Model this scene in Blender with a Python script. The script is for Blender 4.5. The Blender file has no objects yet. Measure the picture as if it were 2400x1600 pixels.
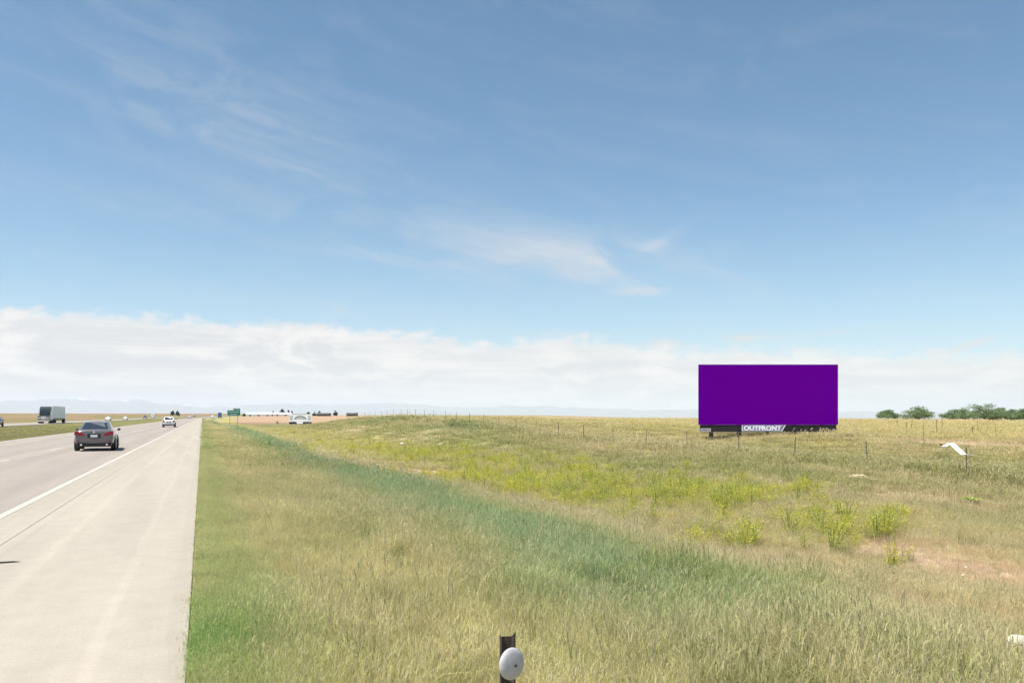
import bpy, math, random
import numpy as np
from mathutils import Vector, Matrix

R = math.radians
random.seed(7)
rng = np.random.default_rng(7)
S = bpy.context.scene
C = S.collection

# ------------------------------------------------------------------ camera
EYE = 1.65
F = 1900.0
YAW = math.atan2(726.0, F)                      # the road runs along +Y; the lens looks right of it
cam_d = bpy.data.cameras.new('camera')
cam = bpy.data.objects.new('camera', cam_d)
C.objects.link(cam)
cam.location = (0, 0, EYE)
cam.rotation_euler = (R(90), 0, -YAW)
cam_d.sensor_width = 36.0
cam_d.lens = 36.0 * F / 2400.0
cam_d.shift_y = 175.0 / 2400.0
cam_d.clip_start = 0.1
cam_d.clip_end = 200000.0
S.camera = cam

# ------------------------------------------------------------------ world, sun, exposure
SUN_EL, SUN_AZ = R(64), R(-98)                  # azimuth clockwise from +Y
sv = Vector((math.sin(SUN_AZ) * math.cos(SUN_EL), math.cos(SUN_AZ) * math.cos(SUN_EL), math.sin(SUN_EL)))
sun_d = bpy.data.lights.new('sun', 'SUN')
sun_d.energy = 3.8
sun_d.angle = R(0.55)
sun_d.color = (1.0, 0.955, 0.88)
sun = bpy.data.objects.new('sun', sun_d)
C.objects.link(sun)
sun.rotation_euler = sv.to_track_quat('Z', 'Y').to_euler()
sun.location = (0, 0, 60)

W = bpy.data.worlds.new('World')
S.world = W
W.use_nodes = True
wt = W.node_tree
wt.nodes.clear()


class NT:
    """small helper for node maths"""
    def __init__(s, tree):
        s.t = tree

    def n(s, typ, **kw):
        nd = s.t.nodes.new(typ)
        for k, v in kw.items():
            setattr(nd, k, v)
        return nd

    def put(s, sock, v):
        if hasattr(v, 'is_linked') or isinstance(v, bpy.types.NodeSocket):
            s.t.links.new(v, sock)
        else:
            sock.default_value = v

    def m(s, op, a, b=None, c=None, clamp=False):
        nd = s.n('ShaderNodeMath', operation=op, use_clamp=clamp)
        s.put(nd.inputs[0], a)
        if b is not None:
            s.put(nd.inputs[1], b)
        if c is not None:
            s.put(nd.inputs[2], c)
        return nd.outputs[0]

    def mr(s, v, a, b, c=0.0, d=1.0, smooth=True):
        nd = s.n('ShaderNodeMapRange')
        nd.interpolation_type = 'SMOOTHSTEP' if smooth else 'LINEAR'
        for k, q in zip((0, 1, 2, 3, 4), (v, a, b, c, d)):
            s.put(nd.inputs[k], q)
        return nd.outputs[0]

    def mix(s, f, a, b, blend='MIX'):
        nd = s.n('ShaderNodeMix', data_type='RGBA', blend_type=blend)
        s.put(nd.inputs[0], f)
        s.put(nd.inputs[6], a)
        s.put(nd.inputs[7], b)
        return nd.outputs[2]

    def xyz(s, x, y, z):
        nd = s.n('ShaderNodeCombineXYZ')
        for k, q in enumerate((x, y, z)):
            s.put(nd.inputs[k], q)
        return nd.outputs[0]

    def noise(s, vec, scale, detail=4.0, rough=0.55, dist=0.0, dim='3D'):
        nd = s.n('ShaderNodeTexNoise', noise_dimensions=dim)
        if vec is not None:
            s.put(nd.inputs['Vector'], vec)
        nd.inputs['Scale'].default_value = scale
        nd.inputs['Detail'].default_value = detail
        nd.inputs['Roughness'].default_value = rough
        nd.inputs['Distortion'].default_value = dist
        return nd.outputs[0]


w = NT(wt)
sky = w.n('ShaderNodeTexSky', sky_type='NISHITA')
sky.sun_disc = False
sky.sun_elevation = SUN_EL
sky.sun_rotation = SUN_AZ
sky.altitude = 1500.0
sky.air_density = 1.0
sky.dust_density = 1.3
sky.ozone_density = 1.0
tc = w.n('ShaderNodeTexCoord')
sep = w.n('ShaderNodeSeparateXYZ')
wt.links.new(tc.outputs['Generated'], sep.inputs[0])
dx, dy, dz = sep.outputs
DEG = 180.0 / math.pi
az = w.m('MULTIPLY', w.m('ARCTAN2', dx, dy), DEG)
el = w.m('MULTIPLY', w.m('ARCSINE', dz), DEG)
# low cloud deck round the whole horizon, higher towards the left of the view
def n2d(ka, ke, off, detail, rough=.55, dist=0.0, extra=None, shear=0.0):
    x = w.m('MULTIPLY_ADD', az, ka, off)
    if extra is not None:
        x = w.m('ADD', x, extra)
    y = w.m('MULTIPLY', el, ke)
    if shear:
        y = w.m('MULTIPLY_ADD', az, shear, y)
    return w.noise(w.xyz(x, y, 0.0), 1.0, detail, rough, dist, '2D')


deck_top = w.m('MULTIPLY_ADD', w.m('COSINE', w.m('MULTIPLY', w.m('ADD', az, 14.0), 1.7 / DEG)), 2.05, 4.65)
n1 = n2d(.11, .30, 3.1, 4.0, .55)
n2 = n2d(.80, 1.3, 38.4, 4.0, .62)
edge = w.m('ADD', deck_top, w.m('ADD', w.m('MULTIPLY', w.m('SUBTRACT', n1, 0.5), 2.8), w.m('MULTIPLY', w.m('SUBTRACT', n2, 0.5), 2.0)))
h = w.m('SUBTRACT', edge, el)
deck = w.mr(h, -0.18, 0.95, 0.0, 0.96)
# cirrus: streaked noise, denser in a few banks
warp = n2d(.09, .16, 11.3, 2.0, .5)
ws = w.m('MULTIPLY', w.m('SUBTRACT', warp, 0.5), 3.2)
cn = n2d(.12, .50, 22.2, 4.0, .55, 0.0, ws, .12)
fine = n2d(.30, 2.1, 66.2, 4.0, .60, 0.0, ws, .42)


def bank(az0, el0, ra, re, tilt, amp):
    a = w.m('SUBTRACT', az, az0)
    e = w.m('SUBTRACT', el, el0)
    c, s_ = math.cos(R(tilt)), math.sin(R(tilt))
    u = w.m('DIVIDE', w.m('ADD', w.m('MULTIPLY', a, c), w.m('MULTIPLY', e, s_)), ra)
    v = w.m('DIVIDE', w.m('SUBTRACT', w.m('MULTIPLY', e, c), w.m('MULTIPLY', a, s_)), re)
    d = w.m('ADD', w.m('MULTIPLY', u, u), w.m('MULTIPLY', v, v))
    return w.m('MULTIPLY', w.m('EXPONENT', w.m('MULTIPLY', d, -1.0)), amp)


banks = bank(3.0, 18.3, 11.5, 3.4, -22, .68)
for b in ((24.5, 11.0, 8.5, 1.7, -8, 1.6), (29.8, 8.65, 1.9, 0.30, 0, 2.8), (-6, 13.6, 9.0, 1.0, -3, 0.55),
          (12.5, 11.0, 6.0, 0.5, -4, 0.6), (31.5, 12.1, 2.6, 0.38, 28, 0.8), (7.5, 7.4, 8.0, 0.55, -7, 1.0),
          (36.5, 5.3, 1.5, 0.26, 0, 2.6), (41.5, 5.45, 3.2, 0.22, 4, 1.9), (50.3, 4.35, 1.4, 0.2, 18, 3.2), (31.2, 4.9, 1.6, 0.34, 4, 2.8), (24.5, 5.7, 1.6, 0.3, 3, 2.4)):
    banks = w.m('ADD', banks, bank(*b))
veil = w.mr(cn, 0.42, 0.8, 0.0, 0.10)
cirrus = w.m('ADD', veil, w.m('MULTIPLY', banks, w.m('MULTIPLY', w.mr(cn, 0.30, 0.72, 0.15, 0.75), w.mr(fine, 0.22, 0.78, 0.70, 1.0))))
lowhaze = w.mr(el, 0.0, 15.0, 0.34, 0.0)
cirrus = w.m('MINIMUM', w.m('MULTIPLY', cirrus, 0.60), 0.8)
hs = w.n('ShaderNodeHueSaturation')
hs.inputs['Hue'].default_value = 0.486
hs.inputs['Saturation'].default_value = 1.15
hs.inputs['Value'].default_value = 1.13
wt.links.new(sky.outputs[0], hs.inputs['Color'])
SKYK = 0.056
CW = 0.328 / SKYK
white = (CW * 0.97, CW * 0.985, CW * 1.0, 1)
pale = (CW * 0.64, CW * 0.86, CW * 0.97, 1)
col = w.mix(lowhaze, hs.outputs[0], pale)
col = w.mix(cirrus, col, white)
shade = w.mix(w.mr(n2d(.22, 1.0, 90.4, 5.0, .62, 0.0, ws), 0.36, 0.66), (CW * 0.96, CW * 0.965, CW * 0.985, 1), (CW * 1.27, CW * 1.22, CW * 1.17, 1))
shade = w.mix(w.mr(h, 0.2, 2.2, 0.55, 0.0), shade, (CW * 1.20, CW * 1.16, CW * 1.12, 1))
shade = w.mix(w.mr(el, 0.0, 3.0, 0.55, 0.0), shade, (CW * 0.93, CW * 0.94, CW * 0.95, 1))
col = w.mix(deck, col, shade)
W.cycles.sampling_method = 'MANUAL'
W.cycles.sample_map_resolution = 256
bg = w.n('ShaderNodeBackground')
bg.inputs['Strength'].default_value = SKYK
wt.links.new(col, bg.inputs['Color'])
wo = w.n('ShaderNodeOutputWorld')
wt.links.new(bg.outputs[0], wo.inputs['Surface'])

S.view_settings.view_transform = 'Standard'
S.view_settings.look = 'None'
S.view_settings.gamma = 1.0
S.view_settings.exposure = 1.2
S.view_settings.use_curve_mapping = False
S.cycles.max_bounces = 4
S.cycles.diffuse_bounces = 2
S.cycles.adaptive_threshold = 0.02
S.cycles.volume_bounces = 1
S.cycles.use_denoising = True


# ------------------------------------------------------------------ small helpers
def lin(c):
    c = np.asarray(c, float) / 255.0
    return np.where(c <= 0.04045, c / 12.92, ((c + 0.055) / 1.055) ** 2.4)


def lattice(seed):
    return np.random.default_rng(seed).random((256, 256))


_LAT = {}


def vnoise(x, y, seed=0):
    if seed not in _LAT:
        _LAT[seed] = lattice(seed)
    L = _LAT[seed]
    xi, yi = np.floor(x).astype(int), np.floor(y).astype(int)
    fx, fy = x - xi, y - yi
    fx, fy = fx * fx * (3 - 2 * fx), fy * fy * (3 - 2 * fy)
    g = lambda a, b: L[a % 256, b % 256]
    return (g(xi, yi) * (1 - fx) + g(xi + 1, yi) * fx) * (1 - fy) + (g(xi, yi + 1) * (1 - fx) + g(xi + 1, yi + 1) * fx) * fy


def fbm(x, y, seed=0, oct=4):
    s, a, t = 0, 1.0, 0
    for k in range(oct):
        s = s + a * vnoise(x * 2 ** k + 17.3 * k, y * 2 ** k + 5.1 * k, seed + k)
        t += a
        a *= 0.55
    return s / t


def sst(a, b, x):
    t = np.clip((x - a) / (b - a), 0, 1)
    return t * t * (3 - 2 * t)


# ------------------------------------------------------------------ terrain height
def road_curve(Y):
    d = np.maximum(np.asarray(Y, float) - 480, 0)
    return np.minimum(1.4e-4 * d * d, 0.20 * d)


def road_z(Y):
    return np.interp(Y, [-3000, 450, 700, 1000, 1500, 3000], [0, 0, 0.5, 1.6, 3.4, 5.0])


KX = [0, 0.8, 3, 5.5, 7.2, 9.5, 12.5, 17, 22, 28.9, 39, 60, 100, 160, 260, 420, 900]
FY = [-80, 0, 24, 39, 54, 64, 69, 79, 89.5, 105, 124, 137, 152, 175, 210, 300, 500]
FZ = [-.95, -.9, -.74, -.6, -.45, -.08, .05, .40, .86, 1.25, 1.48, 1.32, 1.2, .7, -.3, -1.7, -2.0]


def right_profile(u, Y):
    zf = np.interp(Y, FY, FZ)
    H = np.clip(zf + 0.74, -1.5, 3)
    d = np.interp(Y, [0, 150, 300], [0, 0, -0.8])
    Z = [-.014 + 0 * Y, -.06 + 0 * Y, -.22 + .3 * d, -.42 + .6 * d, -.80 + .9 * d, -1.2 + d, -1.3 + d, -1.15 + .18 * H + d,
         -.90 + .60 * H + .5 * d, zf,
         np.interp(Y, [-80, 0, 49, 65, 80, 105, 124, 152, 200, 300, 500], [-.75, -.5, .20, .38, .74, 1.30, 1.45, 1.2, .0, -1.8, -2.2]),
         np.interp(Y, [-80, 0, 49, 80, 120, 160, 220, 300, 500], [-.5, -.3, .1, .62, 1.1, 1.05, .2, -1.3, -2.2]),
         np.interp(Y, [-80, 0, 60, 120, 180, 260, 400], [-.1, .05, .35, .9, .9, .2, -1.2]),
         np.interp(Y, [0, 100, 200, 300, 500], [.15, .45, .65, .1, -1.2]),
         np.interp(Y, [0, 200, 400], [-.1, .2, -.8]),
         -.6 + 0 * Y, -2 + 0 * Y]
    out = np.array(Z[0], float)
    out = np.where(u <= 0, Z[0], out)
    for k in range(len(KX) - 1):
        t = np.clip((u - KX[k]) / (KX[k + 1] - KX[k]), 0, 1)
        out = np.where(u > KX[k], Z[k] * (1 - t) + Z[k + 1] * t, out)
    out = np.where(u > KX[-1], Z[-1], out)
    return out


def height(X, Y):
    X = np.asarray(X, float)
    Y = np.asarray(Y, float)
    u = X - road_curve(Y)
    r = np.hypot(X, Y)
    azd = np.degrees(np.arctan2(X, np.maximum(Y, 1e-3)))
    azd = np.where(Y < 0, np.sign(X) * 90, azd)
    PL = np.interp(r, [0, 60, 300, 800, 1500, 2500, 4000, 9000, 60000], [0, 0, .6, 3.0, 6.0, 9.2, 8, -10, -150])
    PF = np.interp(r, [0, 400, 560, 1000, 1500, 2500, 4000, 9000, 60000], [-1.9, -1.9, -2.2, 2.2, 3.6, 5.0, 4.5, -14, -150])
    PR = np.interp(r, [0, 400, 1000, 4000, 9000, 60000], [-.6, -.8, -2.2, -8, -20, -170])
    wl = sst(1.5, -2.0, azd)
    wr = sst(22, 32, azd)
    P = PL * wl + (1 - wl) * (PF * (1 - wr) + PR * wr)
    zr = right_profile(u, Y)
    b = sst(380, 620, r)
    zr = zr * (1 - b) + P * b
    zl = np.interp(u, [-200, -60, -45, -42.3, -30.2, -29.2, -21, -13.5, -12.4, 0], [0, 0, -.3, -.08, -.08, -.2, -.55, -.2, -.08, -.07])
    bl = sst(-44, -90, u)
    zl = zl * (1 - bl) + PL * bl
    side = u < -0.05
    z = np.where(side, zl, zr)
    # keep the carriageways clear of ground
    rz = road_z(Y)
    cor = sst(60, 0, np.maximum(u - 0.3, 0)) * sst(-110, -42.5, np.minimum(u, -42.5))
    far = sst(420, 620, Y)
    z = z * (1 - cor * far) + (rz - 0.12 + np.minimum(z, 0) * 0.4) * cor * far
    # small lumps
    lump = (fbm(X * .35, Y * .35, 11) - .5) * .16 * sst(.6, 4, u) + (fbm(X * .07, Y * .07, 21) - .5) * .35 * sst(7, 16, u) * sst(-300, -60, -r)
    lump = lump + (fbm(X * .3, Y * .3, 31) - .5) * .2 * sst(-13.2, -16, u) * sst(-29.5, -26, u)
    return z + lump


def ray(px, py):
    """ground point seen at a pixel of the 2400 x 1600 photograph"""
    c, s_ = math.cos(YAW), math.sin(YAW)
    a, b = (px - 1200) / F, (975 - py) / F
    d = np.concatenate([np.arange(2, 60, .05), np.arange(60, 400, .3), np.arange(400, 3000, 3)])
    X = d * (s_ + a * c)
    Y = d * (c - a * s_)
    Zr = EYE + d * b
    g = height(X, Y)
    k = np.argmax(Zr <= g)
    return float(X[k]), float(Y[k]), float(g[k]), float(d[k])


def at_depth(px, py, d):
    c, s_ = math.cos(YAW), math.sin(YAW)
    a, b = (px - 1200) / F, (975 - py) / F
    return Vector((d * (s_ + a * c), d * (c - a * s_), EYE + d * b))


def gz(x, y):
    return float(height(np.array([x]), np.array([y]))[0])


# ------------------------------------------------------------------ materials
def base_mat(name):
    m = bpy.data.materials.new(name)
    m.use_nodes = True
    nt = m.node_tree
    return m, NT(nt), nt.nodes['Principled BSDF'], nt.nodes['Material Output']


def paint(name, rgb, rough=0.5, metal=0.0, var=0.08, scale=3.0, coat=0.0, spec=0.5):
    m, t, p, o = base_mat(name)
    rgb = tuple(float(x) for x in rgb)
    tcn = t.n('ShaderNodeTexCoord')
    nz = t.noise(tcn.outputs['Object'], scale, 5.0, 0.6)
    f = t.mr(nz, 0.3, 0.7, 1 - var, 1 + var)
    mixn = t.n('ShaderNodeVectorMath', operation='SCALE')
    mixn.inputs[0].default_value = rgb
    t.put(mixn.inputs['Scale'], f)
    t.put(p.inputs['Base Color'], mixn.outputs[0])
    p.inputs['Roughness'].default_value = rough
    p.inputs['Metallic'].default_value = metal
    p.inputs['Specular IOR Level'].default_value = spec
    if coat:
        p.inputs['Coat Weight'].default_value = coat
        p.inputs['Coat Roughness'].default_value = 0.05
    return m


M = {}
M['tyre'] = paint('tyre_rubber', (.022, .022, .022), .85)
M['rim'] = paint('alloy_rim', (.55, .55, .56), .3, .9)
M['glass_dark'] = paint('tinted_glass', (.018, .021, .024), .06, 0, .02, 2, 0, .8)
M['red_lens'] = paint('red_lens', (.28, .012, .022), .15, 0, .1, 9)
M['clear_lens'] = paint('clear_lens', (.75, .76, .78), .12)
M['plate'] = paint('plate_white', (.80, .80, .80), .5)
M['black'] = paint('black_plastic', (.018, .017, .017), .6)
M['chrome'] = paint('chrome', (.75, .75, .76), .12, 1.0, .03)
M['grey_car'] = paint('graphite_paint', (.16, .148, .145), .30, .35, .04, 2, .6)
M['white_car'] = paint('white_paint', (.78, .78, .76), .3, 0, .03, 2, .5)
M['navy_car'] = paint('navy_paint', (.03, .035, .09), .3, .2, .04, 2, .5)
M['mauve_car'] = paint('grey_violet_paint', (.16, .15, .22), .35, .2, .04, 2, .4)
M['blue_trailer'] = paint('blue_paint', (.05, .13, .32), .45)
M['silver'] = paint('silver_panel', (.90, .90, .91), .55, .0, .06, .6)
M['truck_green'] = paint('dark_green_paint', (.016, .034, .034), .3, .1, .05, 1, .5)
M['steel'] = paint('weathered_steel', (.11, .09, .08), .7, .3, .25, 4)
M['rust'] = paint('rusty_steel', (.046, .031, .023), .85, .1, .45, 22)
M['apron'] = paint('apron_black', (.013, .009, .010), .7, 0, .35, 2.2)
M['purple'] = paint('purple_vinyl', (.112, .0001, .265), .95, 0, .012, .8, 0, 0.0)
M['white_vinyl'] = paint('white_vinyl', (.80, .80, .82), .6, 0, .03, .5)
M['logo_ground'] = paint('logo_lilac', (.23, .20, .32), .6, 0, .05, 2)
M['letter_white'] = paint('letter_white', (.86, .86, .88), .6, 0, .02, 2)
M['tag_grey'] = paint('tag_grey', (.50, .46, .48), .6, 0, .2, 6)
M['print_grey'] = paint('grey_print', (.20, .20, .195), .6)
M['print_pale'] = paint('pale_grey_print', (.48, .48, .49), .6)
M['ink'] = paint('dark_ink', (.05, .05, .055), .6)
M['sign_green'] = paint('sign_green', (.008, .25, .165), .5, 0, .05, 1)
M['sign_white'] = paint('sign_white', (.75, .78, .76), .5)
M['galv'] = paint('galvanised_steel', (.40, .40, .41), .5, .6, .12, 5)
M['reflector'] = paint('pale_reflector_back', (.40, .39, .42), .5, 0, .08, 30)
M['post_wood'] = paint('weathered_post', (.125, .100, .080), .9, 0, .35, 8)
M['wire'] = paint('fence_wire', (.10, .09, .08), .7, .5, .2, 4)
M['sheet'] = paint('white_sheet', (.88, .88, .92), .4, 0, .04, 3)
M['sheet_back'] = paint('grey_batten', (.30, .27, .26), .8, 0, .2, 6)
M['barn_white'] = paint('barn_white', (.88, .87, .84), .6, 0, .04, .2)
M['barn_roof'] = paint('barn_roof', (.10, .09, .085), .8, 0, .2, .4)
M['barn_dark'] = paint('barn_dark', (.07, .065, .06), .8, 0, .2, .4)
M['bark'] = paint('bark', (.07, .055, .04), .95, 0, .3, 6)
M['straw'] = paint('dry_stalk', (.16, .10, .055), .95, 0, .3, 12)
M['litter'] = paint('white_litter', (.46, .43, .33), .7, 0, .06, 14)
M['stone'] = paint('pale_limestone', (.40, .33, .20), .9, 0, .25, 5)
M['rubber_strip'] = paint('tyre_strip', (.035, .03, .027), .85, 0, .3, 20)


def leaf_mat(name, rgb, var=.25, trans=.35, attr=None):
    m, t, p, o = base_mat(name)
    rgb = tuple(float(x) for x in rgb)
    if attr:
        a = t.n('ShaderNodeAttribute', attribute_type='INSTANCER', attribute_name=attr)
        colr = a.outputs['Color']
    else:
        colr = rgb
    b = t.n('ShaderNodeAttribute', attribute_type='GEOMETRY', attribute_name='bv')
    f = t.mr(b.outputs['Fac'], 0, 1, 1 - var, 1 + var, False)
    scn = t.n('ShaderNodeVectorMath', operation='SCALE')
    t.put(scn.inputs[0], colr)
    t.put(scn.inputs['Scale'], f)
    colr = scn.outputs[0]
    if attr:      # part of the blades in every tuft have dried to straw
        s2 = t.n('ShaderNodeAttribute', attribute_type='GEOMETRY', attribute_name='dry')
        colr = t.mix(t.m('MULTIPLY', s2.outputs['Fac'], a.outputs['Alpha']), colr, (.55, .485, .285, 1))
    d = t.n('ShaderNodeBsdfDiffuse')
    tr = t.n('ShaderNodeBsdfTranslucent')
    t.put(d.inputs['Color'], colr)
    t.put(tr.inputs['Color'], colr)
    mx = t.n('ShaderNodeMixShader')
    mx.inputs[0].default_value = trans
    t.t.links.new(d.outputs[0], mx.inputs[1])
    t.t.links.new(tr.outputs[0], mx.inputs[2])
    t.t.links.new(mx.outputs[0], o.inputs['Surface'])
    return m


M['grass'] = leaf_mat('grass_blades', (1, 1, 1), .30, .40, 'gcol')
M['weed'] = leaf_mat('yellow_green_weed', (.47, .455, .08), .40, .42)
M['weed_olive'] = leaf_mat('olive_yellow_weed', (.36, .38, .10), .40, .42)
M['weed_dark'] = leaf_mat('green_weed', (.13, .20, .045), .35, .40)
M['leaf'] = leaf_mat('tree_leaf', (.21, .275, .135), .40, .40)
M['leaf_far'] = leaf_mat('far_tree_leaf', (.035, .055, .03), .45, .3)


def ground_mat():
    m, t, p, o = base_mat('prairie_soil')
    a = t.n('ShaderNodeAttribute', attribute_type='GEOMETRY', attribute_name='gcol')
    tcn = t.n('ShaderNodeTexCoord')
    P_ = tcn.outputs['Object']
    n_ = t.noise(P_, 1.7, 8, .65)
    n2_ = t.noise(P_, 14.0, 6, .7)
    f = t.m('MULTIPLY', t.mr(n_, .3, .7, .80, 1.18), t.mr(n2_, .3, .7, .78, 1.2))
    scn = t.n('ShaderNodeVectorMath', operation='SCALE')
    t.put(scn.inputs[0], a.outputs['Color'])
    t.put(scn.inputs['Scale'], f)
    t.put(p.inputs['Base Color'], scn.outputs[0])
    p.inputs['Roughness'].default_value = 1.0
    p.inputs['Specular IOR Level'].default_value = 0.0
    bp = t.n('ShaderNodeBump')
    bp.inputs['Strength'].default_value = .6
    bp.inputs['Distance'].default_value = .05
    t.put(bp.inputs['Height'], n2_)
    t.put(p.inputs['Normal'], bp.outputs[0])
    return m


M['ground'] = ground_mat()


def concrete(name, rgb, tracks):
    """tracks: list of (x, half width, factor) worn or pale bands along the road"""
    m, t, p, o = base_mat(name)
    tcn = t.n('ShaderNodeTexCoord')
    P_ = tcn.outputs['Object']
    sp = t.n('ShaderNodeSeparateXYZ')
    t.put(sp.inputs[0], P_)
    x, y = sp.outputs[0], sp.outputs[1]
    wob = t.m('MULTIPLY', t.m('SUBTRACT', t.noise(t.xyz(0.0, t.m('MULTIPLY', y, .12), 2.0), 1.0, 3), .5), .22)
    xw = t.m('ADD', x, wob)
    f = t.mr(t.noise(t.xyz(t.m('MULTIPLY', x, 1.2), t.m('MULTIPLY', y, .10), 0.0), 1.0, 6, .6), .3, .7, .93, 1.06)
    f = t.m('MULTIPLY', f, t.mr(t.noise(P_, 3.0, 8, .7), .3, .7, .955, 1.04))
    f = t.m('MULTIPLY', f, t.mr(t.noise(P_, 42.0, 4, .7), .3, .7, .93, 1.06))
    for (c0, hw, k) in tracks:
        dd = t.m('ABSOLUTE', t.m('SUBTRACT', xw, c0))
        f = t.m('MULTIPLY', f, t.mr(dd, hw * .35, hw, k, 1.0))
    # faint transverse tining
    tin = t.m('SINE', t.m('MULTIPLY', y, 2 * math.pi / .075))
    f = t.m('MULTIPLY', f, t.mr(tin, -1, 1, .985, 1.0))
    scn = t.n('ShaderNodeVectorMath', operation='SCALE')
    scn.inputs[0].default_value = rgb
    t.put(scn.inputs['Scale'], f)
    t.put(p.inputs['Base Color'], scn.outputs[0])
    p.inputs['Roughness'].default_value = .9
    p.inputs['Specular IOR Level'].default_value = .25
    bp = t.n('ShaderNodeBump')
    bp.inputs['Strength'].default_value = .25
    bp.inputs['Distance'].default_value = .01
    t.put(bp.inputs['Height'], t.noise(P_, 60.0, 4, .6))
    t.put(p.inputs['Normal'], bp.outputs[0])
    return m


M['lane'] = concrete('worn_lane_concrete', (.278, .243, .212), [(-3.9, .55, .93), (-6.0, .55, .93), (-7.6, .5, .95), (-9.6, .5, .95), (-6.85, .35, 1.03), (-12.0, .5, 1.08)])
M['shoulder'] = concrete('pale_shoulder_concrete', (.332, .296, .246), [(-2.75, .33, .955), (-1.72, .09, 1.05), (-.72, .07, 1.05), (-2.22, .06, .95), (-.17, .12, .95), (-1.2, .5, .985)])
M['opp'] = concrete('far_carriageway_concrete', (.28, .25, .213), [(-33, .6, .94), (-35.5, .6, .94)])
M['paint_white'] = paint('road_paint_white', (.42, .385, .33), .8, 0, .10, 5)
M['paint_yellow'] = paint('road_paint_yellow', (.38, .32, .20), .8, 0, .18, 3)
M['seam'] = paint('joint_sealant', (.235, .20, .16), .9, 0, .3, 5)


# ------------------------------------------------------------------ mesh builder
class MB:
    def __init__(s):
        s.v, s.f = [], []

    def add(s, vs, fs):
        k = len(s.v)
        s.v += [tuple(p) for p in vs]
        s.f += [tuple(i + k for i in f) for f in fs]
        return s

    def hexa(s, p):
        """eight corners, bottom ring then top ring"""
        return s.add(p, [(3, 2, 1, 0), (4, 5, 6, 7), (0, 1, 5, 4), (1, 2, 6, 5), (2, 3, 7, 6), (3, 0, 4, 7)])

    def box(s, x0, x1, y0, y1, z0, z1):
        return s.hexa([(x0, y0, z0), (x1, y0, z0), (x1, y1, z0), (x0, y1, z0), (x0, y0, z1), (x1, y0, z1), (x1, y1, z1), (x0, y1, z1)])

    def tube(s, pts, r, n=6):
        pts = [Vector(p) for p in pts]
        rs = r if isinstance(r, (list, tuple)) else [r] * len(pts)
        k0 = len(s.v)
        for i, p in enumerate(pts):
            d = (pts[min(i + 1, len(pts) - 1)] - pts[max(i - 1, 0)]).normalized()
            a = d.orthogonal().normalized() if abs(d.z) > .9 else d.cross(Vector((0, 0, 1))).normalized()
            b = d.cross(a)
            for j in range(n):
                t = 2 * math.pi * j / n
                q = p + (a * math.cos(t) + b * math.sin(t)) * rs[i]
                s.v.append(tuple(q))
        for i in range(len(pts) - 1):
            for j in range(n):
                A = k0 + i * n + j
                B = k0 + i * n + (j + 1) % n
                s.f.append((A, B, B + n, A + n))
        s.f.append(tuple(k0 + j for j in reversed(range(n))))
        s.f.append(tuple(k0 + (len(pts) - 1) * n + j for j in range(n)))
        return s

    def cyl(s, c, axis, r, hlen, n=20, bev=0.0):
        """cylinder centred at c along axis ('x','y','z') with bevelled rims"""
        c = Vector(c)
        A = {'x': Vector((1, 0, 0)), 'y': Vector((0, 1, 0)), 'z': Vector((0, 0, 1))}[axis]
        rad = [r - bev, r, r, r - bev] if bev else [r, r]
        off = [-hlen, -hlen + bev, hlen - bev, hlen] if bev else [-hlen, hlen]
        return s.tube([c + A * o for o in off], rad, n)

    def prism(s, poly, z0, z1, axis='y'):
        """polygon in (a, b) extruded along an axis"""
        n = len(poly)
        if axis == 'y':
            P = [(a, z0, b) for a, b in poly] + [(a, z1, b) for a, b in poly]
        elif axis == 'x':
            P = [(z0, a, b) for a, b in poly] + [(z1, a, b) for a, b in poly]
        else:
            P = [(a, b, z0) for a, b in poly] + [(a, b, z1) for a, b in poly]
        fs = [tuple(range(n)), tuple(reversed(range(n, 2 * n)))]
        for i in range(n):
            j = (i + 1) % n
            fs.append((i, i + n, j + n, j))
        return s.add(P, fs)

    def build(s, name, mat=None, parent=None, smooth=False, bevel=0, subsurf=0):
        me = bpy.data.meshes.new(name)
        me.from_pydata(s.v, [], s.f)
        import bmesh
        bm = bmesh.new()
        bm.from_mesh(me)
        bmesh.ops.recalc_face_normals(bm, faces=bm.faces)
        bm.to_mesh(me)
        bm.free()
        return obj(name, me, mat, parent, smooth, bevel, subsurf)


def obj(name, me, mat=None, parent=None, smooth=False, bevel=0, subsurf=0):
    if mat is not None:
        me.materials.append(M[mat] if isinstance(mat, str) else mat)
    if smooth:
        me.polygons.foreach_set('use_smooth', [True] * len(me.polygons))
    o = bpy.data.objects.new(name, me)
    C.objects.link(o)
    if parent is not None:
        o.parent = parent
    if bevel:
        b = o.modifiers.new('bevel', 'BEVEL')
        b.width = bevel
        b.segments = 2
        b.limit_method = 'ANGLE'
    if subsurf:
        q = o.modifiers.new('subsurf', 'SUBSURF')
        q.levels = subsurf
        q.render_levels = subsurf
    return o


def tag(o, label=None, cat=None, group=None, kind=None):
    if label:
        o['label'] = label
    if cat:
        o['category'] = cat
    if group:
        o['group'] = group
    if kind:
        o['kind'] = kind
    return o


def thing(name, label, cat, loc=(0, 0, 0), rz=0.0, group=None):
    e = bpy.data.objects.new(name, None)
    e.empty_display_size = .2
    C.objects.link(e)
    e.location = loc
    e.rotation_euler = (0, 0, rz)
    return tag(e, label, cat, group)


def copy_tree(o, parent=None):
    c = o.copy()
    C.objects.link(c)
    c.parent = parent
    for ch in list(o.children):
        copy_tree(ch, c)
    return c


# ------------------------------------------------------------------ ground colour (what grows where)
def alb(c, k=1.0):
    return lin(c) / k


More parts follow.
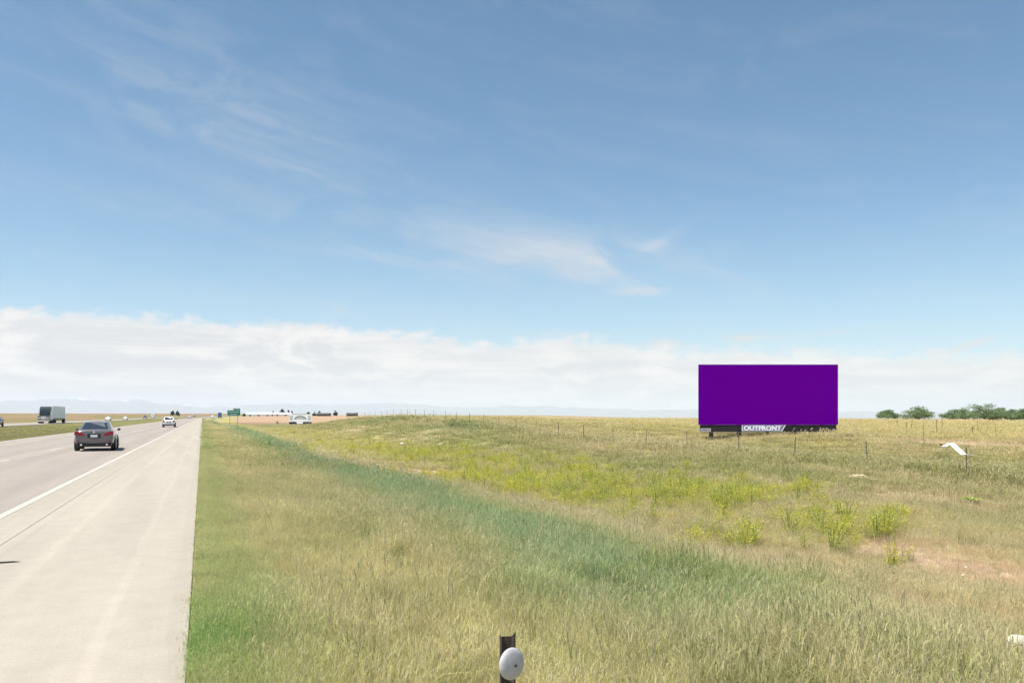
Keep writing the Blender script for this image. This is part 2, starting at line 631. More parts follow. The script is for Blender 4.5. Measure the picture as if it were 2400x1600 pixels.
PAL = {k: alb(v) for k, v in dict(
    straw=(190, 178, 131), olive=(152, 150, 97), blue=(116, 142, 102), lush=(92, 134, 58), green=(144, 153, 98), pink=(195, 168, 146),
    gold=(186, 171, 110), tan=(179, 165, 126), brown=(168, 144, 114), red=(192, 157, 126), ygreen=(170, 168, 66), dull=(138, 140, 84)).items()}

PATCH = []          # (x, y, radius across, radius along, colour, strength)


def patch_px(px, py, wpx, key, s=.8, along=2.5):
    x, y, z, d = ray(px, py)
    PATCH.append((x, y, wpx / F * d, wpx / F * d * along, PAL[key], s))


for a in ((2240, 1330, 210, 'pink', .85, 1.6), (2150, 1170, 120, 'pink', .7, 2), (1720, 1290, 120, 'pink', .65, 2), (890, 1098, 120, 'pink', 1.5, 2.2),
          (970, 1108, 80, 'pink', 1.2, 2.0), (1900, 1410, 110, 'lush', .7, 1.4), (1700, 1395, 120, 'lush', .75, 1.4), (1220, 1240, 90, 'lush', .45, 2.2),
          (510, 1520, 110, 'lush', 1.2, 1.6), (500, 1430, 70, 'lush', .9, 1.5), (1300, 1560, 80, 'green', .6, 1.5), (900, 985, 60, 'blue', .4, 3), (1060, 1000, 90, 'blue', .45, 3),
          (1180, 1008, 60, 'green', .4, 3), (1900, 1080, 160, 'olive', .7, 2), (2280, 1090, 140, 'olive', .75, 2), (1700, 1085, 90, 'dull', .7, 2), (2330, 1160, 60, 'dull', .6, 2),
          (2230, 1040, 110, 'pink', .85, 1.5), (2330, 1045, 110, 'pink', .85, 1.5), (1150, 985, 90, 'tan', .7, 2), (1300, 1010, 120, 'tan', .55, 2.5), (1500, 1050, 140, 'tan', .6, 2),
          (700, 1040, 50, 'tan', .6, 4), (640, 1000, 40, 'green', .7, 4), (1950, 1015, 60, 'gold', .5, 2), (2350, 1005, 60, 'ygreen', .8, 2), (2180, 1000, 120, 'gold', .6, 2),
          (620, 1200, 90, 'straw', .5, 3), (760, 1330, 120, 'straw', .45, 2), (1000, 1420, 130, 'straw', .5, 2), (2280, 1480, 170, 'tan', 1.2, 1.6), (1480, 1500, 120, 'tan', .4, 1.6),
          (1450, 1330, 140, 'blue', .4, 2), (1350, 1420, 130, 'blue', .3, 2), (1650, 1530, 110, 'blue', .35, 1.5), (2050, 1500, 130, 'tan', .9, 1.6), (2150, 1430, 130, 'pink', .6, 1.6), (1850, 1560, 110, 'straw', .7, 1.5), (2080, 1290, 120, 'pink', .55, 1.8)):
    patch_px(*a)


def L3(a, b, t):
    t = np.clip(t, 0, 1)
    return a * (1 - t[..., None]) + b * t[..., None]


def gcolor(X, Y):
    X = np.asarray(X, float)
    Y = np.asarray(Y, float)
    u = X - road_curve(Y)
    r = np.hypot(X, Y)
    one = np.ones_like(X)
    n1_ = fbm(u * .30, Y * .12, 41)
    n2_ = fbm(u * .9, Y * .55, 51)
    n3_ = fbm(u * .05, Y * .05, 61)
    c = L3(PAL['olive'], PAL['straw'], sst(.42, .68, .65 * n1_ + .35 * n2_))
    c = L3(c, PAL['green'], .8 * sst(1.1, .3, u + (n2_ - .5) * .9) * (u > -.2))
    wob = (n1_ - .5) * 1.2
    c = L3(c, PAL['blue'], .95 * (.45 + 1.0 * n2_) * np.exp(-((u - 4.8 - wob) / (1.1 + .6 * n2_)) ** 2) * np.interp(Y, [4.5, 7, 11], [.2, .65, 1.1]))
    c = L3(c, PAL['tan'], .55 * sst(6.6, 8.5, u) * sst(13, 10, u))
    c = L3(c, L3(PAL['tan'], PAL['ygreen'], sst(.34, .58, n2_)), .75 * sst(9.5, 12, u) * sst(20, 16, u))
    back = L3(L3(PAL['dull'], PAL['olive'], sst(.4, .6, n2_)), PAL['tan'], sst(.48, .72, n1_) * .85)
    c = L3(c, back, sst(16, 20, u))
    dryb = L3(PAL['tan'], PAL['pink'], sst(.40, .62, n2_))
    c = L3(c, dryb, .72 * sst(6.8, 9.5, u + (n1_ - .5) * 3) * sst(20, 15, u) * sst(26, 15, Y + (n1_ - .5) * 12))
    gold = L3(PAL['gold'], PAL['tan'], sst(.42, .70, n1_) * .7)
    c = L3(c, L3(gold, back, .35 + 0 * u), sst(29.5, 36, u + (n1_ - .5) * 5))
    c = L3(c, gold, sst(40, 54, u + (n1_ - .5) * 8))
    for (px, py, ra, rl, cc, s_) in PATCH:
        # patches stretch along the line of sight of nobody: they stretch along the road
        q = ((X - px) / ra) ** 2 + ((Y - py) / rl) ** 2
        k = s_ * np.exp(-q) * (.55 + .9 * n2_)
        c = L3(c, cc, np.clip(k, 0, 1))
    # median, and the plain beyond the other carriageway
    med = L3(PAL['dull'], PAL['olive'], n2_) * .66
    med = L3(med, PAL['green'] * .72, .5 * sst(.5, .7, n1_))
    c = np.where((u < -12)[..., None], med, c)
    plain = L3(PAL['brown'], PAL['dull'], sst(.45, .65, fbm(X * .02, Y * .004, 71)) * .6) * .74
    c = L3(c, plain, sst(-44, -60, u))
    # ploughed field far ahead
    fld = sst(330, 420, Y) * sst(14, 22, u) * sst(900, 700, u)
    c = L3(c, L3(PAL['red'], PAL['pink'], n3_) * .84, fld)
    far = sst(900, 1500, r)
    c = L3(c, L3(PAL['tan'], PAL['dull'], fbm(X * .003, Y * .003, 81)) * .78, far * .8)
    c = L3(c, plain, sst(-44, -60, u) * sst(4, -1, np.degrees(np.arctan2(X, np.maximum(Y, .1)))))
    return np.clip(c, 0.01, .8)


def gheight(u, Y):
    """height of the sward in metres"""
    hh = np.interp(u, [0, .35, 1.2, 3, 5, 7, 11, 16, 29, 33, 80], [.10, .16, .24, .32, .42, .34, .34, .34, .34, .34, .36])
    hh = hh + .28 * np.exp(-((u - 28.6) / 1.6) ** 2)
    hh = np.where(u < -12, np.interp(u, [-60, -30, -29, -21, -13.4, -12.4], [.25, .06, .14, .22, .14, .05]), hh)
    return hh


# ------------------------------------------------------------------ ground sheet
def spread(a, b, step, grow, end):
    v, s_ = [b], step
    while v[-1] < end:
        s_ *= grow
        v.append(v[-1] + s_)
    return np.concatenate([np.arange(a, b, step), v])


xp = spread(0, 46, .42, 1.075, 45000)
xn = -spread(0, 46, .9, 1.09, 45000)[::-1][:-1]
xs = np.concatenate([xn, xp])
yp = spread(3, 120, .6, 1.05, 46000)
yn = -spread(0, 12, 2, 1.25, 9000)[::-1]
ys = np.concatenate([yn, [1.0, 2.0], yp])
GX, GY = np.meshgrid(xs, ys)
GZ = height(GX, GY)
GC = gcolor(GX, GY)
soil = np.array([.22, .175, .115])
GC = GC * .60 + soil * .30 * (.5 + GC.mean(-1, keepdims=True) * 1.6)
GC = GC * (1 - .30 * sst(90, 200, np.hypot(GX, GY)) * (GX - road_curve(GY) > -.2) * (GY < 480))[..., None]      # self-shade of distant grass, painted in by darkening the ground colour
nx, ny = len(xs), len(ys)
me = bpy.data.meshes.new('ground')
co = np.stack([GX, GY, GZ], -1).reshape(-1, 3)
idx = np.arange(nx * ny).reshape(ny, nx)
quads = np.stack([idx[:-1, :-1], idx[:-1, 1:], idx[1:, 1:], idx[1:, :-1]], -1).reshape(-1, 4)
me.vertices.add(len(co))
me.vertices.foreach_set('co', co.ravel())
me.loops.add(quads.size)
me.loops.foreach_set('vertex_index', quads.ravel())
me.polygons.add(len(quads))
me.polygons.foreach_set('loop_start', np.arange(0, quads.size, 4))
me.polygons.foreach_set('use_smooth', np.ones(len(quads), bool))
me.update()
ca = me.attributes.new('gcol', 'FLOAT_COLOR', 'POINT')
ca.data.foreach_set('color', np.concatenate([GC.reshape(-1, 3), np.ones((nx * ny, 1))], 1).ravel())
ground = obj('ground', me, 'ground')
tag(ground, kind='structure')


# ------------------------------------------------------------------ carriageways
ROAD_Y = np.concatenate([np.arange(-60, 60, 10), np.arange(60, 480, 30), np.arange(480, 1500, 20)])


def strip(name, a, b, z, mat, y0=-60, y1=1480, thick=.0, parent=None, dz=0.0):
    Ys = ROAD_Y[(ROAD_Y > y0) & (ROAD_Y < y1)]
    Ys = np.concatenate([[y0], Ys, [y1]])
    cx, rz = road_curve(Ys), road_z(Ys)
    vs, fs = [], []
    for Yv, c_, zz in zip(Ys, cx, rz):
        ring = [(a + c_, Yv, zz + z), (b + c_, Yv, zz + z)]
        if thick:
            ring += [(b + c_, Yv, zz + z - thick), (a + c_, Yv, zz + z - thick)]
        vs += ring
    k = 4 if thick else 2
    for i in range(len(Ys) - 1):
        for j in range(k if thick else 1):
            A, B = i * k + j, i * k + (j + 1) % k
            fs.append((A, B, B + k, A + k))
    me_ = bpy.data.meshes.new(name)
    me_.from_pydata(vs, [], fs)
    o = obj(name, me_, mat, parent)
    return o


road = strip('road', -12.4, -3.10, 0.0, 'lane', thick=.3)
tag(road, kind='structure')
shoulder = strip('shoulder', -3.098, -.10, -.001, 'shoulder', thick=.3)
tag(shoulder, kind='structure')
opp = strip('far_carriageway', -42.0, -30.4, 0.0, 'opp', thick=.3)
tag(opp, kind='structure')
strip('joint_seam', -2.421, -2.407, .002, 'seam', -60, 400, 0, shoulder)
strip('edge_line', -3.17, -3.03, .004, 'paint_white', -60, 1000, 0, road)
strip('yellow_line', -10.75, -10.62, .004, 'paint_yellow', -60, 1000, 0, road)
strip('edge_line', -33.0, -32.88, .004, 'paint_yellow', -60, 1000, 0, opp)
strip('edge_line', -39.6, -39.46, .004, 'paint_white', -60, 1000, 0, opp)
dash_me = bpy.data.meshes.new('lane_dash')
dash_me.from_pydata([(-.06, 0, 0), (.06, 0, 0), (.06, 3.05, 0), (-.06, 3.05, 0)], [], [(0, 1, 2, 3)])
dash_me.materials.append(M['paint_white'])
for par, X0 in ((road, -6.85), (opp, -36.2)):
    for k in [0, 1] + list(range(3, 26)):
        yv = 32.6 + 12.2 * (k - 3)
        o = bpy.data.objects.new('lane_dash', dash_me)
        C.objects.link(o)
        o.parent = par
        o.location = (X0 + float(road_curve(yv)), yv, float(road_z(yv)) + .005)

# ------------------------------------------------------------------ mountains on the horizon
MD = 42000.0
ridge_px = [(-400, 955), (0, 952), (90, 948), (180, 944), (250, 949), (300, 943), (380, 952), (470, 958), (560, 955), (640, 951), (720, 949), (800, 953),
            (870, 948), (940, 946), (1010, 951), (1100, 956), (1180, 952), (1280, 955), (1400, 957), (1500, 961), (1700, 962), (1900, 966), (2200, 968), (2600, 970)]
az_m = np.radians(np.linspace(-24, 62, 360))
px_m = 1200 + F * np.tan(np.clip(az_m - YAW, -1.2, 1.2))
top = np.interp(px_m, [p[0] for p in ridge_px], [p[1] for p in ridge_px])
peak = (975 - top) / F * MD / np.maximum(np.cos(az_m - YAW), .4)
rows = 22
vs, fs = [], []
for j in range(rows):
    t = j / (rows - 1)
    rr = MD * (1 - .10 * (1 - t) + .06 * max(0, t - .7) / .3)
    prof = math.sin(min(t / .75, 1) * math.pi / 2) ** 1.4 if t < .75 else 1 - (t - .75) / .25 * .9
    A = np.degrees(az_m)
    n_ = fbm(A * 1.1, np.full_like(A, t * 5), 91, 5)
    zz = -150 + (peak + 150) * prof * (.72 + .56 * n_) * (1 if t > .7 else (.75 + .25 * t))
    zz = np.where(prof > .92, np.maximum(zz, -150 + (peak + 150) * (.82 + .36 * n_)), zz)
    for a_, z_ in zip(az_m, zz):
        vs.append((rr * math.sin(a_), rr * math.cos(a_), float(z_)))
na = len(az_m)
for j in range(rows - 1):
    for i in range(na - 1):
        k = j * na + i
        fs.append((k, k + 1, k + na + 1, k + na))
me = bpy.data.meshes.new('mountains')
me.from_pydata(vs, [], fs)
mm, t, p, o_ = base_mat('mountain_rock_and_snow')
ge = t.n('ShaderNodeNewGeometry')
sp = t.n('ShaderNodeSeparateXYZ')
t.put(sp.inputs[0], ge.outputs['Position'])
nz = t.noise(ge.outputs['Position'], .0011, 8, .75)
sn = t.mr(t.m('ADD', sp.outputs[2], t.m('MULTIPLY', t.m('SUBTRACT', nz, .5), 1900.0)), 720.0, 900.0, 0.0, .55)
t.put(p.inputs['Base Color'], t.mix(sn, (.15, .165, .18, 1), (.82, .84, .86, 1)))
p.inputs['Roughness'].default_value = 1
p.inputs['Specular IOR Level'].default_value = 0
tag(obj('mountains', me, mm, smooth=True), kind='structure')

# ------------------------------------------------------------------ the air
hz = MB().box(xs[0] - 500, xs[-1] + 500, ys[0] - 500, ys[-1] + 500, float(min(GZ.min(), -150)) - 1.5, max(v[2] for v in vs) + 20).build('haze')
hm = bpy.data.materials.new('pale_air')
hm.use_nodes = True
hn = hm.node_tree
hn.nodes.clear()
ho = hn.nodes.new('ShaderNodeOutputMaterial')
pv = hn.nodes.new('ShaderNodeVolumePrincipled')
pv.inputs['Color'].default_value = (.82, .89, .98, 1)
pv.inputs['Density'].default_value = 3.6e-5
pv.inputs['Anisotropy'].default_value = 0.1
hn.links.new(pv.outputs[0], ho.inputs['Volume'])
hz.data.materials.append(hm)
tag(hz, kind='stuff')


# ------------------------------------------------------------------ vehicles
def wheel(root, x, y, r=.335, wdt=.22, name='wheel', detail=True):
    tb = MB().cyl((x, y, r), 'x', r, wdt / 2, 22, .03)
    tyre = tb.build(name, 'tyre', root, smooth=False)
    if detail:
        sx = 1 if x > 0 else -1
        rb = MB().cyl((x + sx * (wdt / 2 + .004), y, r), 'x', r * .66, .012, 14, .006)
        for k in range(5):
            a = k * 2 * math.pi / 5
            rb.hexa([(x + sx * (wdt / 2 + .02) + q * sx * .014, y + math.cos(a) * s0 * r + math.sin(a) * t0 * r, r + math.sin(a) * s0 * r - math.cos(a) * t0 * r)
                     for q in (0, 1) for s0, t0 in ((.1, -.07), (.1, .07), (.6, .09), (.6, -.09))])
        rb.build('rim', 'rim', tyre)
    return tyre


def quad_on(p00, p10, p11, p01, u0, u1, v0, v1, off):
    """panel lying on a bilinear patch, lifted off it by off, 1 cm thick"""
    P = [Vector(q) for q in (p00, p10, p11, p01)]
    n = (P[1] - P[0]).cross(P[3] - P[0]).normalized()

    def at(u, v):
        return P[0] * (1 - u) * (1 - v) + P[1] * u * (1 - v) + P[2] * u * v + P[3] * (1 - u) * v
    c = [at(u0, v0), at(u1, v0), at(u1, v1), at(u0, v1)]
    return [tuple(q - n * .012) for q in c] + [tuple(q + n * off) for q in c]


def loft(stations, ring, cap=True):
    vs, fs = [], []
    n = None
    for st in stations:
        rg = ring(*st)
        n = len(rg)
        vs += rg
    for i in range(len(stations) - 1):
        for j in range(n):
            a, b = i * n + j, i * n + (j + 1) % n
            fs.append((a, b, b + n, a + n))
    if cap:
        fs.append(tuple(reversed(range(n))))
        fs.append(tuple(range((len(stations) - 1) * n, len(stations) * n)))
    return MB().add(vs, fs)


def car_ring(y, wd, zb, zm, zt, tuck=.86):
    h_ = [(0, zb), (wd * .78, zb), (wd * .95, zb + .10), (wd, zm), (wd * .985, zm + (zt - zm) * .55), (wd * tuck, zt - .02), (wd * .5, zt + .01), (0, zt + .016)]
    return [(x, y, z) for x, z in h_] + [(-x, y, z) for x, z in h_[-2:0:-1]]


def make_car(name, label, cat, loc, rz, paintm, style='sedan', detail=True, group=None):
    root = thing(name, label, cat, loc, rz, group)
    if style == 'sedan':
        st = [(-2.46, .70, .42, .62, .94), (-2.42, .84, .33, .60, 1.02), (-2.30, .895, .27, .60, 1.075), (-1.85, .92, .22, .60, 1.08), (-1.0, .925, .19, .58, 1.02),
              (0, .925, .19, .58, .98), (.9, .925, .19, .58, .955), (1.5, .92, .20, .57, .90), (2.05, .89, .22, .56, .80), (2.36, .80, .27, .52, .70), (2.46, .62, .34, .50, .62)]
        rb, rt, ft, fb = -1.92, -.78, .32, 1.32           # rear base, rear top, front top, front base
        zrb, zrt, zft, zfb, wb, wt_ = 1.05, 1.425, 1.445, .93, .79, .58
    else:   # hatch / small suv
        st = [(-2.22, .74, .46, .70, 1.02), (-2.17, .84, .36, .66, 1.10), (-2.0, .90, .28, .66, 1.13), (-1.2, .915, .24, .64, 1.10), (0, .915, .24, .64, 1.06),
              (.8, .915, .24, .64, 1.03), (1.4, .91, .25, .62, .98), (1.9, .88, .27, .60, .90), (2.15, .79, .33, .58, .80), (2.24, .62, .40, .56, .70)]
        rb, rt, ft, fb = -2.08, -1.55, .30, 1.25
        zrb, zrt, zft, zfb, wb, wt_ = 1.12, 1.60, 1.62, 1.0, .80, .62
    body = loft(st, car_ring).build('body', paintm, root, smooth=True, subsurf=2 if detail else 1)
    B = lambda y, wv, z: (wv, y, z)
    # cabin: base ring, shoulder ring, top
    bl, br = B(rb, -wb * .97, zrb - .03), B(rb, wb * .97, zrb - .03)
    tl, tr = B(rt, -wt_, zrt), B(rt, wt_, zrt)
    fl, fr = B(ft, -wt_ - .02, zft), B(ft, wt_ + .02, zft)
    gl, gr = B(fb, -wb - .01, zfb - .03), B(fb, wb + .01, zfb - .03)
    cb = MB()
    cb.add([bl, br, tl, tr, fl, fr, gl, gr, (0, rt, zrt + .035), (0, ft, zft + .035), (0, (rt + ft) / 2, (zrt + zft) / 2 + .06), (-wt_ - .03, (rt + ft) / 2, (zrt + zft) / 2 + .02), (wt_ + .03, (rt + ft) / 2, (zrt + zft) / 2 + .02)],
           [(0, 1, 3, 8, 2), (2, 8, 10, 11), (8, 3, 12, 10), (11, 10, 9, 4), (10, 12, 5, 9), (4, 9, 5, 7, 6), (0, 2, 11, 4, 6), (1, 7, 5, 12, 3), (0, 6, 7, 1)])
    cabin = cb.build('cabin', paintm, root, smooth=False, bevel=.035)
    MB().hexa(quad_on(bl, br, tr, tl, .085, .915, .16, .93, .012)).build('rear_window', 'glass_dark', root)
    MB().hexa(quad_on(gr, gl, fl, fr, .07, .93, .10, .94, .012)).build('windscreen', 'glass_dark', root)
    for (a, b, c_, d) in ((br, gr, fr, tr), (gl, bl, tl, fl)):
        for (u0, u1) in ((.20, .50), (.53, .80)):
            MB().hexa(quad_on(a, b, c_, d, u0, u1, .18, .88, .010)).build('side_window', 'glass_dark', root)
    ry, rear = st[0][0], st[0][0]
    zt0 = st[1][4]
    for s_ in (-1, 1):
        if style == 'sedan':
            poly = [(.40, zt0 - .235), (.60, zt0 - .25), (.89, zt0 - .20), (.875, zt0 - .02), (.72, zt0 - .03), (.50, zt0 - .12)]
        else:
            poly = [(.60, zt0 - .28), (.86, zt0 - .26), (.86, zt0 - .02), (.68, zt0 + .02), (.62, zt0 - .10)]
        lamp = MB().prism([(s_ * a, b) for a, b in poly], rear - .005, rear + .22).build('tail_light', 'red_lens', root, bevel=.012)
        MB().prism([(s_ * a, b) for a, b in ((.60, .60), (.84, .62), (.70, .76), (.60, .74))], -st[-1][0] * 0 + st[-1][0] - .16, st[-1][0] - .02).build('headlight', 'clear_lens', root, bevel=.01)
        mz = zrb - .02
        MB().hexa([(s_ * (.93), .80, mz - .06), (s_ * 1.09, .78, mz - .05), (s_ * 1.09, .92, mz - .05), (s_ * .93, .96, mz - .06),
                   (s_ * (.93), .80, mz + .07), (s_ * 1.08, .78, mz + .08), (s_ * 1.08, .92, mz + .06), (s_ * .93, .96, mz + .06)]).build('wing_mirror', paintm, root, bevel=.02)
    MB().box(-.16, .16, rear - .022, rear + .05, .70, .82).build('licence_plate', 'plate', root)
    MB().box(-.30, .30, rear - .008, rear + .05, .665, .865).build('plate_recess', 'black', root)
    zl = st[0][2]
    MB().hexa([(-.74, rear + .02, zl - .20), (.74, rear + .02, zl - .20), (.80, rear + .6, zl - .20), (-.80, rear + .6, zl - .20),
               (-.80, rear + .015, zl + .02), (.80, rear + .015, zl + .02), (.84, rear + .6, zl + .02), (-.84, rear + .6, zl + .02)]).build('lower_bumper', 'black', root, bevel=.02)
    MB().box(-.80, .80, rear - .018, rear + .12, .555, .585).build('bumper_trim', paintm, root, bevel=.008)
    if detail:
        for s_ in (-1, 1):
            MB().cyl((s_ * .58, rear + .02, zl - .09), 'y', .05, .07, 14).build('exhaust_tip', 'chrome', root)
            MB().box(s_ * .72 - .07, s_ * .72 + .07, rear - .012, rear + .05, .50, .53).build('reflector', 'red_lens', root)
        MB().cyl((0, rear - .012, .955), 'y', .045, .012, 18).build('badge', 'chrome', root)
    yb, yf = (-1.42, 1.48) if style == 'sedan' else (-1.35, 1.40)
    wr_ = .335 if style == 'sedan' else .36
    for y in (yb, yf):
        for s_ in (-1, 1):
            MB().cyl((s_ * .84, y, wr_ + .01), 'x', wr_ + .06, .092, 22).build('wheel_arch', 'black', root)
            wheel(root, s_ * .835, y, wr_, .23)
    return root


def rz_at(y):
    return float(road_z(y))


big = make_car('sedan', 'dark grey sedan driving away in the right lane, nearest vehicle on the road', 'car', (-4.86, 44.9, 0), 0, 'grey_car')
big.scale = (.93, .90, .95)
big.rotation_euler = (0, 0, R(2.6))
hb = make_car('hatchback', 'white hatchback driving away far ahead of the dark grey sedan', 'car', (-4.7, 134, 0), 0, 'white_car', 'suv')
hb.scale = (.95, .95, .95)
make_car('car', 'tiny pale car in the far distance of the near carriageway, left of the shoulder', 'car', (-7.4, 545, rz_at(545)), 0, 'white_car', 'suv', False)
make_car('car', 'dark blue car cut off by the left edge of the picture on the far carriageway', 'car', (-31.3, 152, 0), math.pi, 'navy_car', 'suv', False)
make_car('car', 'white car on the far carriageway, nearer of the two behind the semi truck', 'car', (-34.3, 352, 0), math.pi, 'white_car', 'sedan', False)
make_car('car', 'white car on the far carriageway, farther of the two behind the semi truck', 'car', (-34.3, 428, 0), math.pi, 'white_car', 'sedan', False)


def make_semi(name, label, loc, rz, cabm, boxm, length=13.5, detail=True):
    root = thing(name, label, 'truck', loc, rz)
    # front at +y
    tb = MB().box(-1.28, 1.28, -length - 1.2, -1.6, 1.05, 4.05)
    tr_ = tb.build('trailer', boxm, root, bevel=.04)
    MB().box(-1.10, 1.10, -length - 1.0, -2.0, .72, 1.046).build('chassis', 'black', root)
    if detail:
        for k in range(11):
            y = -length - .6 + k * (length - 1.2) / 10
            for s_ in (-1, 1):
                MB().box(s_ * 1.30 - .018, s_ * 1.30 + .018, y - .03, y + .03, 1.1, 4.0).build('side_rib', boxm, tr_)
    cab = MB().prism([(-.9, .75), (-.9, 3.75), (-.2, 3.85), (.55, 3.3), (.75, 2.85), (1.15, 1.95), (2.65, 1.70), (2.85, 1.45), (2.85, .62), (1.2, .62)], -1.14, 1.14, 'x')
    c = cab.build('cab', cabm, root, bevel=.09)
    MB().hexa([(-1.0, .82, 2.75), (1.0, .82, 2.75), (1.04, 1.19, 2.0), (-1.04, 1.19, 2.0), (-1.0, .74, 2.72), (1.0, .74, 2.72), (1.04, 1.05, 1.97), (-1.04, 1.05, 1.97)]).build('windscreen', 'glass_dark', root)
    for s_ in (-1, 1):
        MB().box(s_ * 1.135 - .015, s_ * 1.135 + .015, -.05, .72, 2.0, 2.75).build('side_window', 'glass_dark', root)
        MB().box(s_ * .86 - .20, s_ * .86 + .20, 2.80, 2.885, 1.05, 1.34).build('headlight', 'clear_lens', root, bevel=.02)
        MB().box(s_ * 1.36 - .09, s_ * 1.36 + .09, .95, 1.06, 1.75, 2.45).build('wing_mirror', 'chrome', root, bevel=.02)
        MB().cyl((s_ * 1.05, -1.05, 2.6), 'z', .08, 1.5, 12).build('exhaust_stack', 'chrome', root)
        MB().cyl((s_ * 1.02, .1, .78), 'y', .32, .65, 16).build('fuel_tank', 'chrome', root)
        wheel(root, s_ * 1.02, 1.9, .51, .28, detail=False)
        for y in (-1.0, -2.3, -length + .3, -length - .8):
            wheel(root, s_ * 1.0, y, .51, .5, detail=False)
    MB().box(-.55, .55, 2.82, 2.90, .95, 1.62).build('grille', 'chrome', root, bevel=.02)
    MB().box(-1.2, 1.2, 2.78, 3.0, .42, .80).build('bumper', 'chrome', root, bevel=.04)
    return root


make_semi('semi_truck', 'semi truck with dark green cab and long silver trailer coming on the far carriageway', (-33.9, 214, 0), math.pi, 'truck_green', 'silver', 18.5)
make_semi('semi_truck', 'distant semi truck with blue trailer beside the green road sign', (12.9, 690, rz_at(690)), 0, 'white_car', 'blue_trailer', 13.5, False)


def make_box_truck(name, label, loc, rz, cabm, boxm):
    root = thing(name, label, 'truck', loc, rz)
    MB().box(-1.2, 1.2, -4.2, 1.0, 1.0, 3.4).build('cargo_box', boxm, root, bevel=.05)
    MB().prism([(1.05, .6), (1.05, 2.3), (1.7, 2.3), (2.2, 1.5), (2.9, 1.35), (2.95, .6)], -1.0, 1.0, 'x').build('cab', cabm, root, bevel=.06)
    MB().hexa([(-.85, 1.82, 2.2), (.85, 1.82, 2.2), (.9, 2.22, 1.55), (-.9, 2.22, 1.55), (-.85, 1.7, 2.15), (.85, 1.7, 2.15), (.9, 2.1, 1.5), (-.9, 2.1, 1.5)]).build('windscreen', 'glass_dark', root)
    MB().box(-.9, .9, -4.1, 2.6, .55, .99).build('chassis', 'black', root)
    for s_ in (-1, 1):
        for y in (-3.0, 2.1):
            wheel(root, s_ * .95, y, .42, .3, detail=False)
        MB().box(s_ * .72 - .15, s_ * .72 + .15, 2.9, 2.98, .95, 1.15).build('headlight', 'clear_lens', root)
    return root


make_box_truck('box_truck', 'white box truck far off on the other carriageway', (-34.0, 655, rz_at(655)), math.pi, 'white_car', 'white_car')
make_box_truck('box_truck', 'pale box truck at the vanishing point of the road', (-7.5, 880, rz_at(880)), 0, 'silver', 'white_car')


def make_pickup(name, label, loc, rz, pm):
    root = thing(name, label, 'pickup', loc, rz)
    st = [(-2.7, .85, .55, .8, 1.12), (-2.6, .95, .45, .8, 1.18), (-.9, .98, .42, .8, 1.18), (.8, .98, .42, .8, 1.18), (1.9, .97, .42, .8, 1.15), (2.6, .92, .45, .78, 1.05), (2.75, .8, .55, .75, .9)]
    loft(st, car_ring).build('body', pm, root, smooth=True, subsurf=1)
    MB().hexa([(-.85, -.9, 1.15), (.85, -.9, 1.15), (.85, 1.25, 1.15), (-.85, 1.25, 1.15), (-.68, -.75, 1.85), (.68, -.75, 1.85), (.68, .45, 1.85), (-.68, .45, 1.85)]).build('cabin', pm, root, bevel=.05)
    MB().hexa(quad_on((.85, 1.25, 1.15), (-.85, 1.25, 1.15), (-.68, .45, 1.85), (.68, .45, 1.85), .06, .94, .1, .92, .01)).build('windscreen', 'glass_dark', root)
    for s_ in (-1, 1):
        MB().box(s_ * .7 - .16, s_ * .7 + .16, 2.70, 2.78, .78, .95).build('headlight', 'clear_lens', root)
        for y in (-1.7, 1.75):
            wheel(root, s_ * .85, y, .39, .26, detail=False)
    return root


make_pickup('pickup_truck', 'grey violet pickup in front of the far white box truck', (-33.6, 560, rz_at(560)), math.pi, 'mauve_car')
make_pickup('pickup_truck', 'white pickup far ahead between the road and the blue trailer', (7.2, 640, rz_at(640)), 0, 'white_car')

# ------------------------------------------------------------------ billboards
FW = Vector((math.sin(YAW), math.cos(YAW), 0))           # the way the lens looks
RT = Vector((math.cos(YAW), -math.sin(YAW), 0))


def text_mesh(s_, size, bold=.0):
    cu = bpy.data.curves.new('letters', 'FONT')
    cu.body = s_
    cu.size = size
    cu.extrude = .012
    cu.offset = bold
    cu.align_x = 'CENTER'
    cu.align_y = 'CENTER'
    cu.resolution_u = 3
    o = bpy.data.objects.new('letters', cu)
    C.objects.link(o)
    bpy.context.view_layer.update()
    me_ = bpy.data.meshes.new_from_object(o.evaluated_get(bpy.context.evaluated_depsgraph_get()))
    bpy.data.objects.remove(o)
    bpy.data.curves.remove(cu)
    return me_


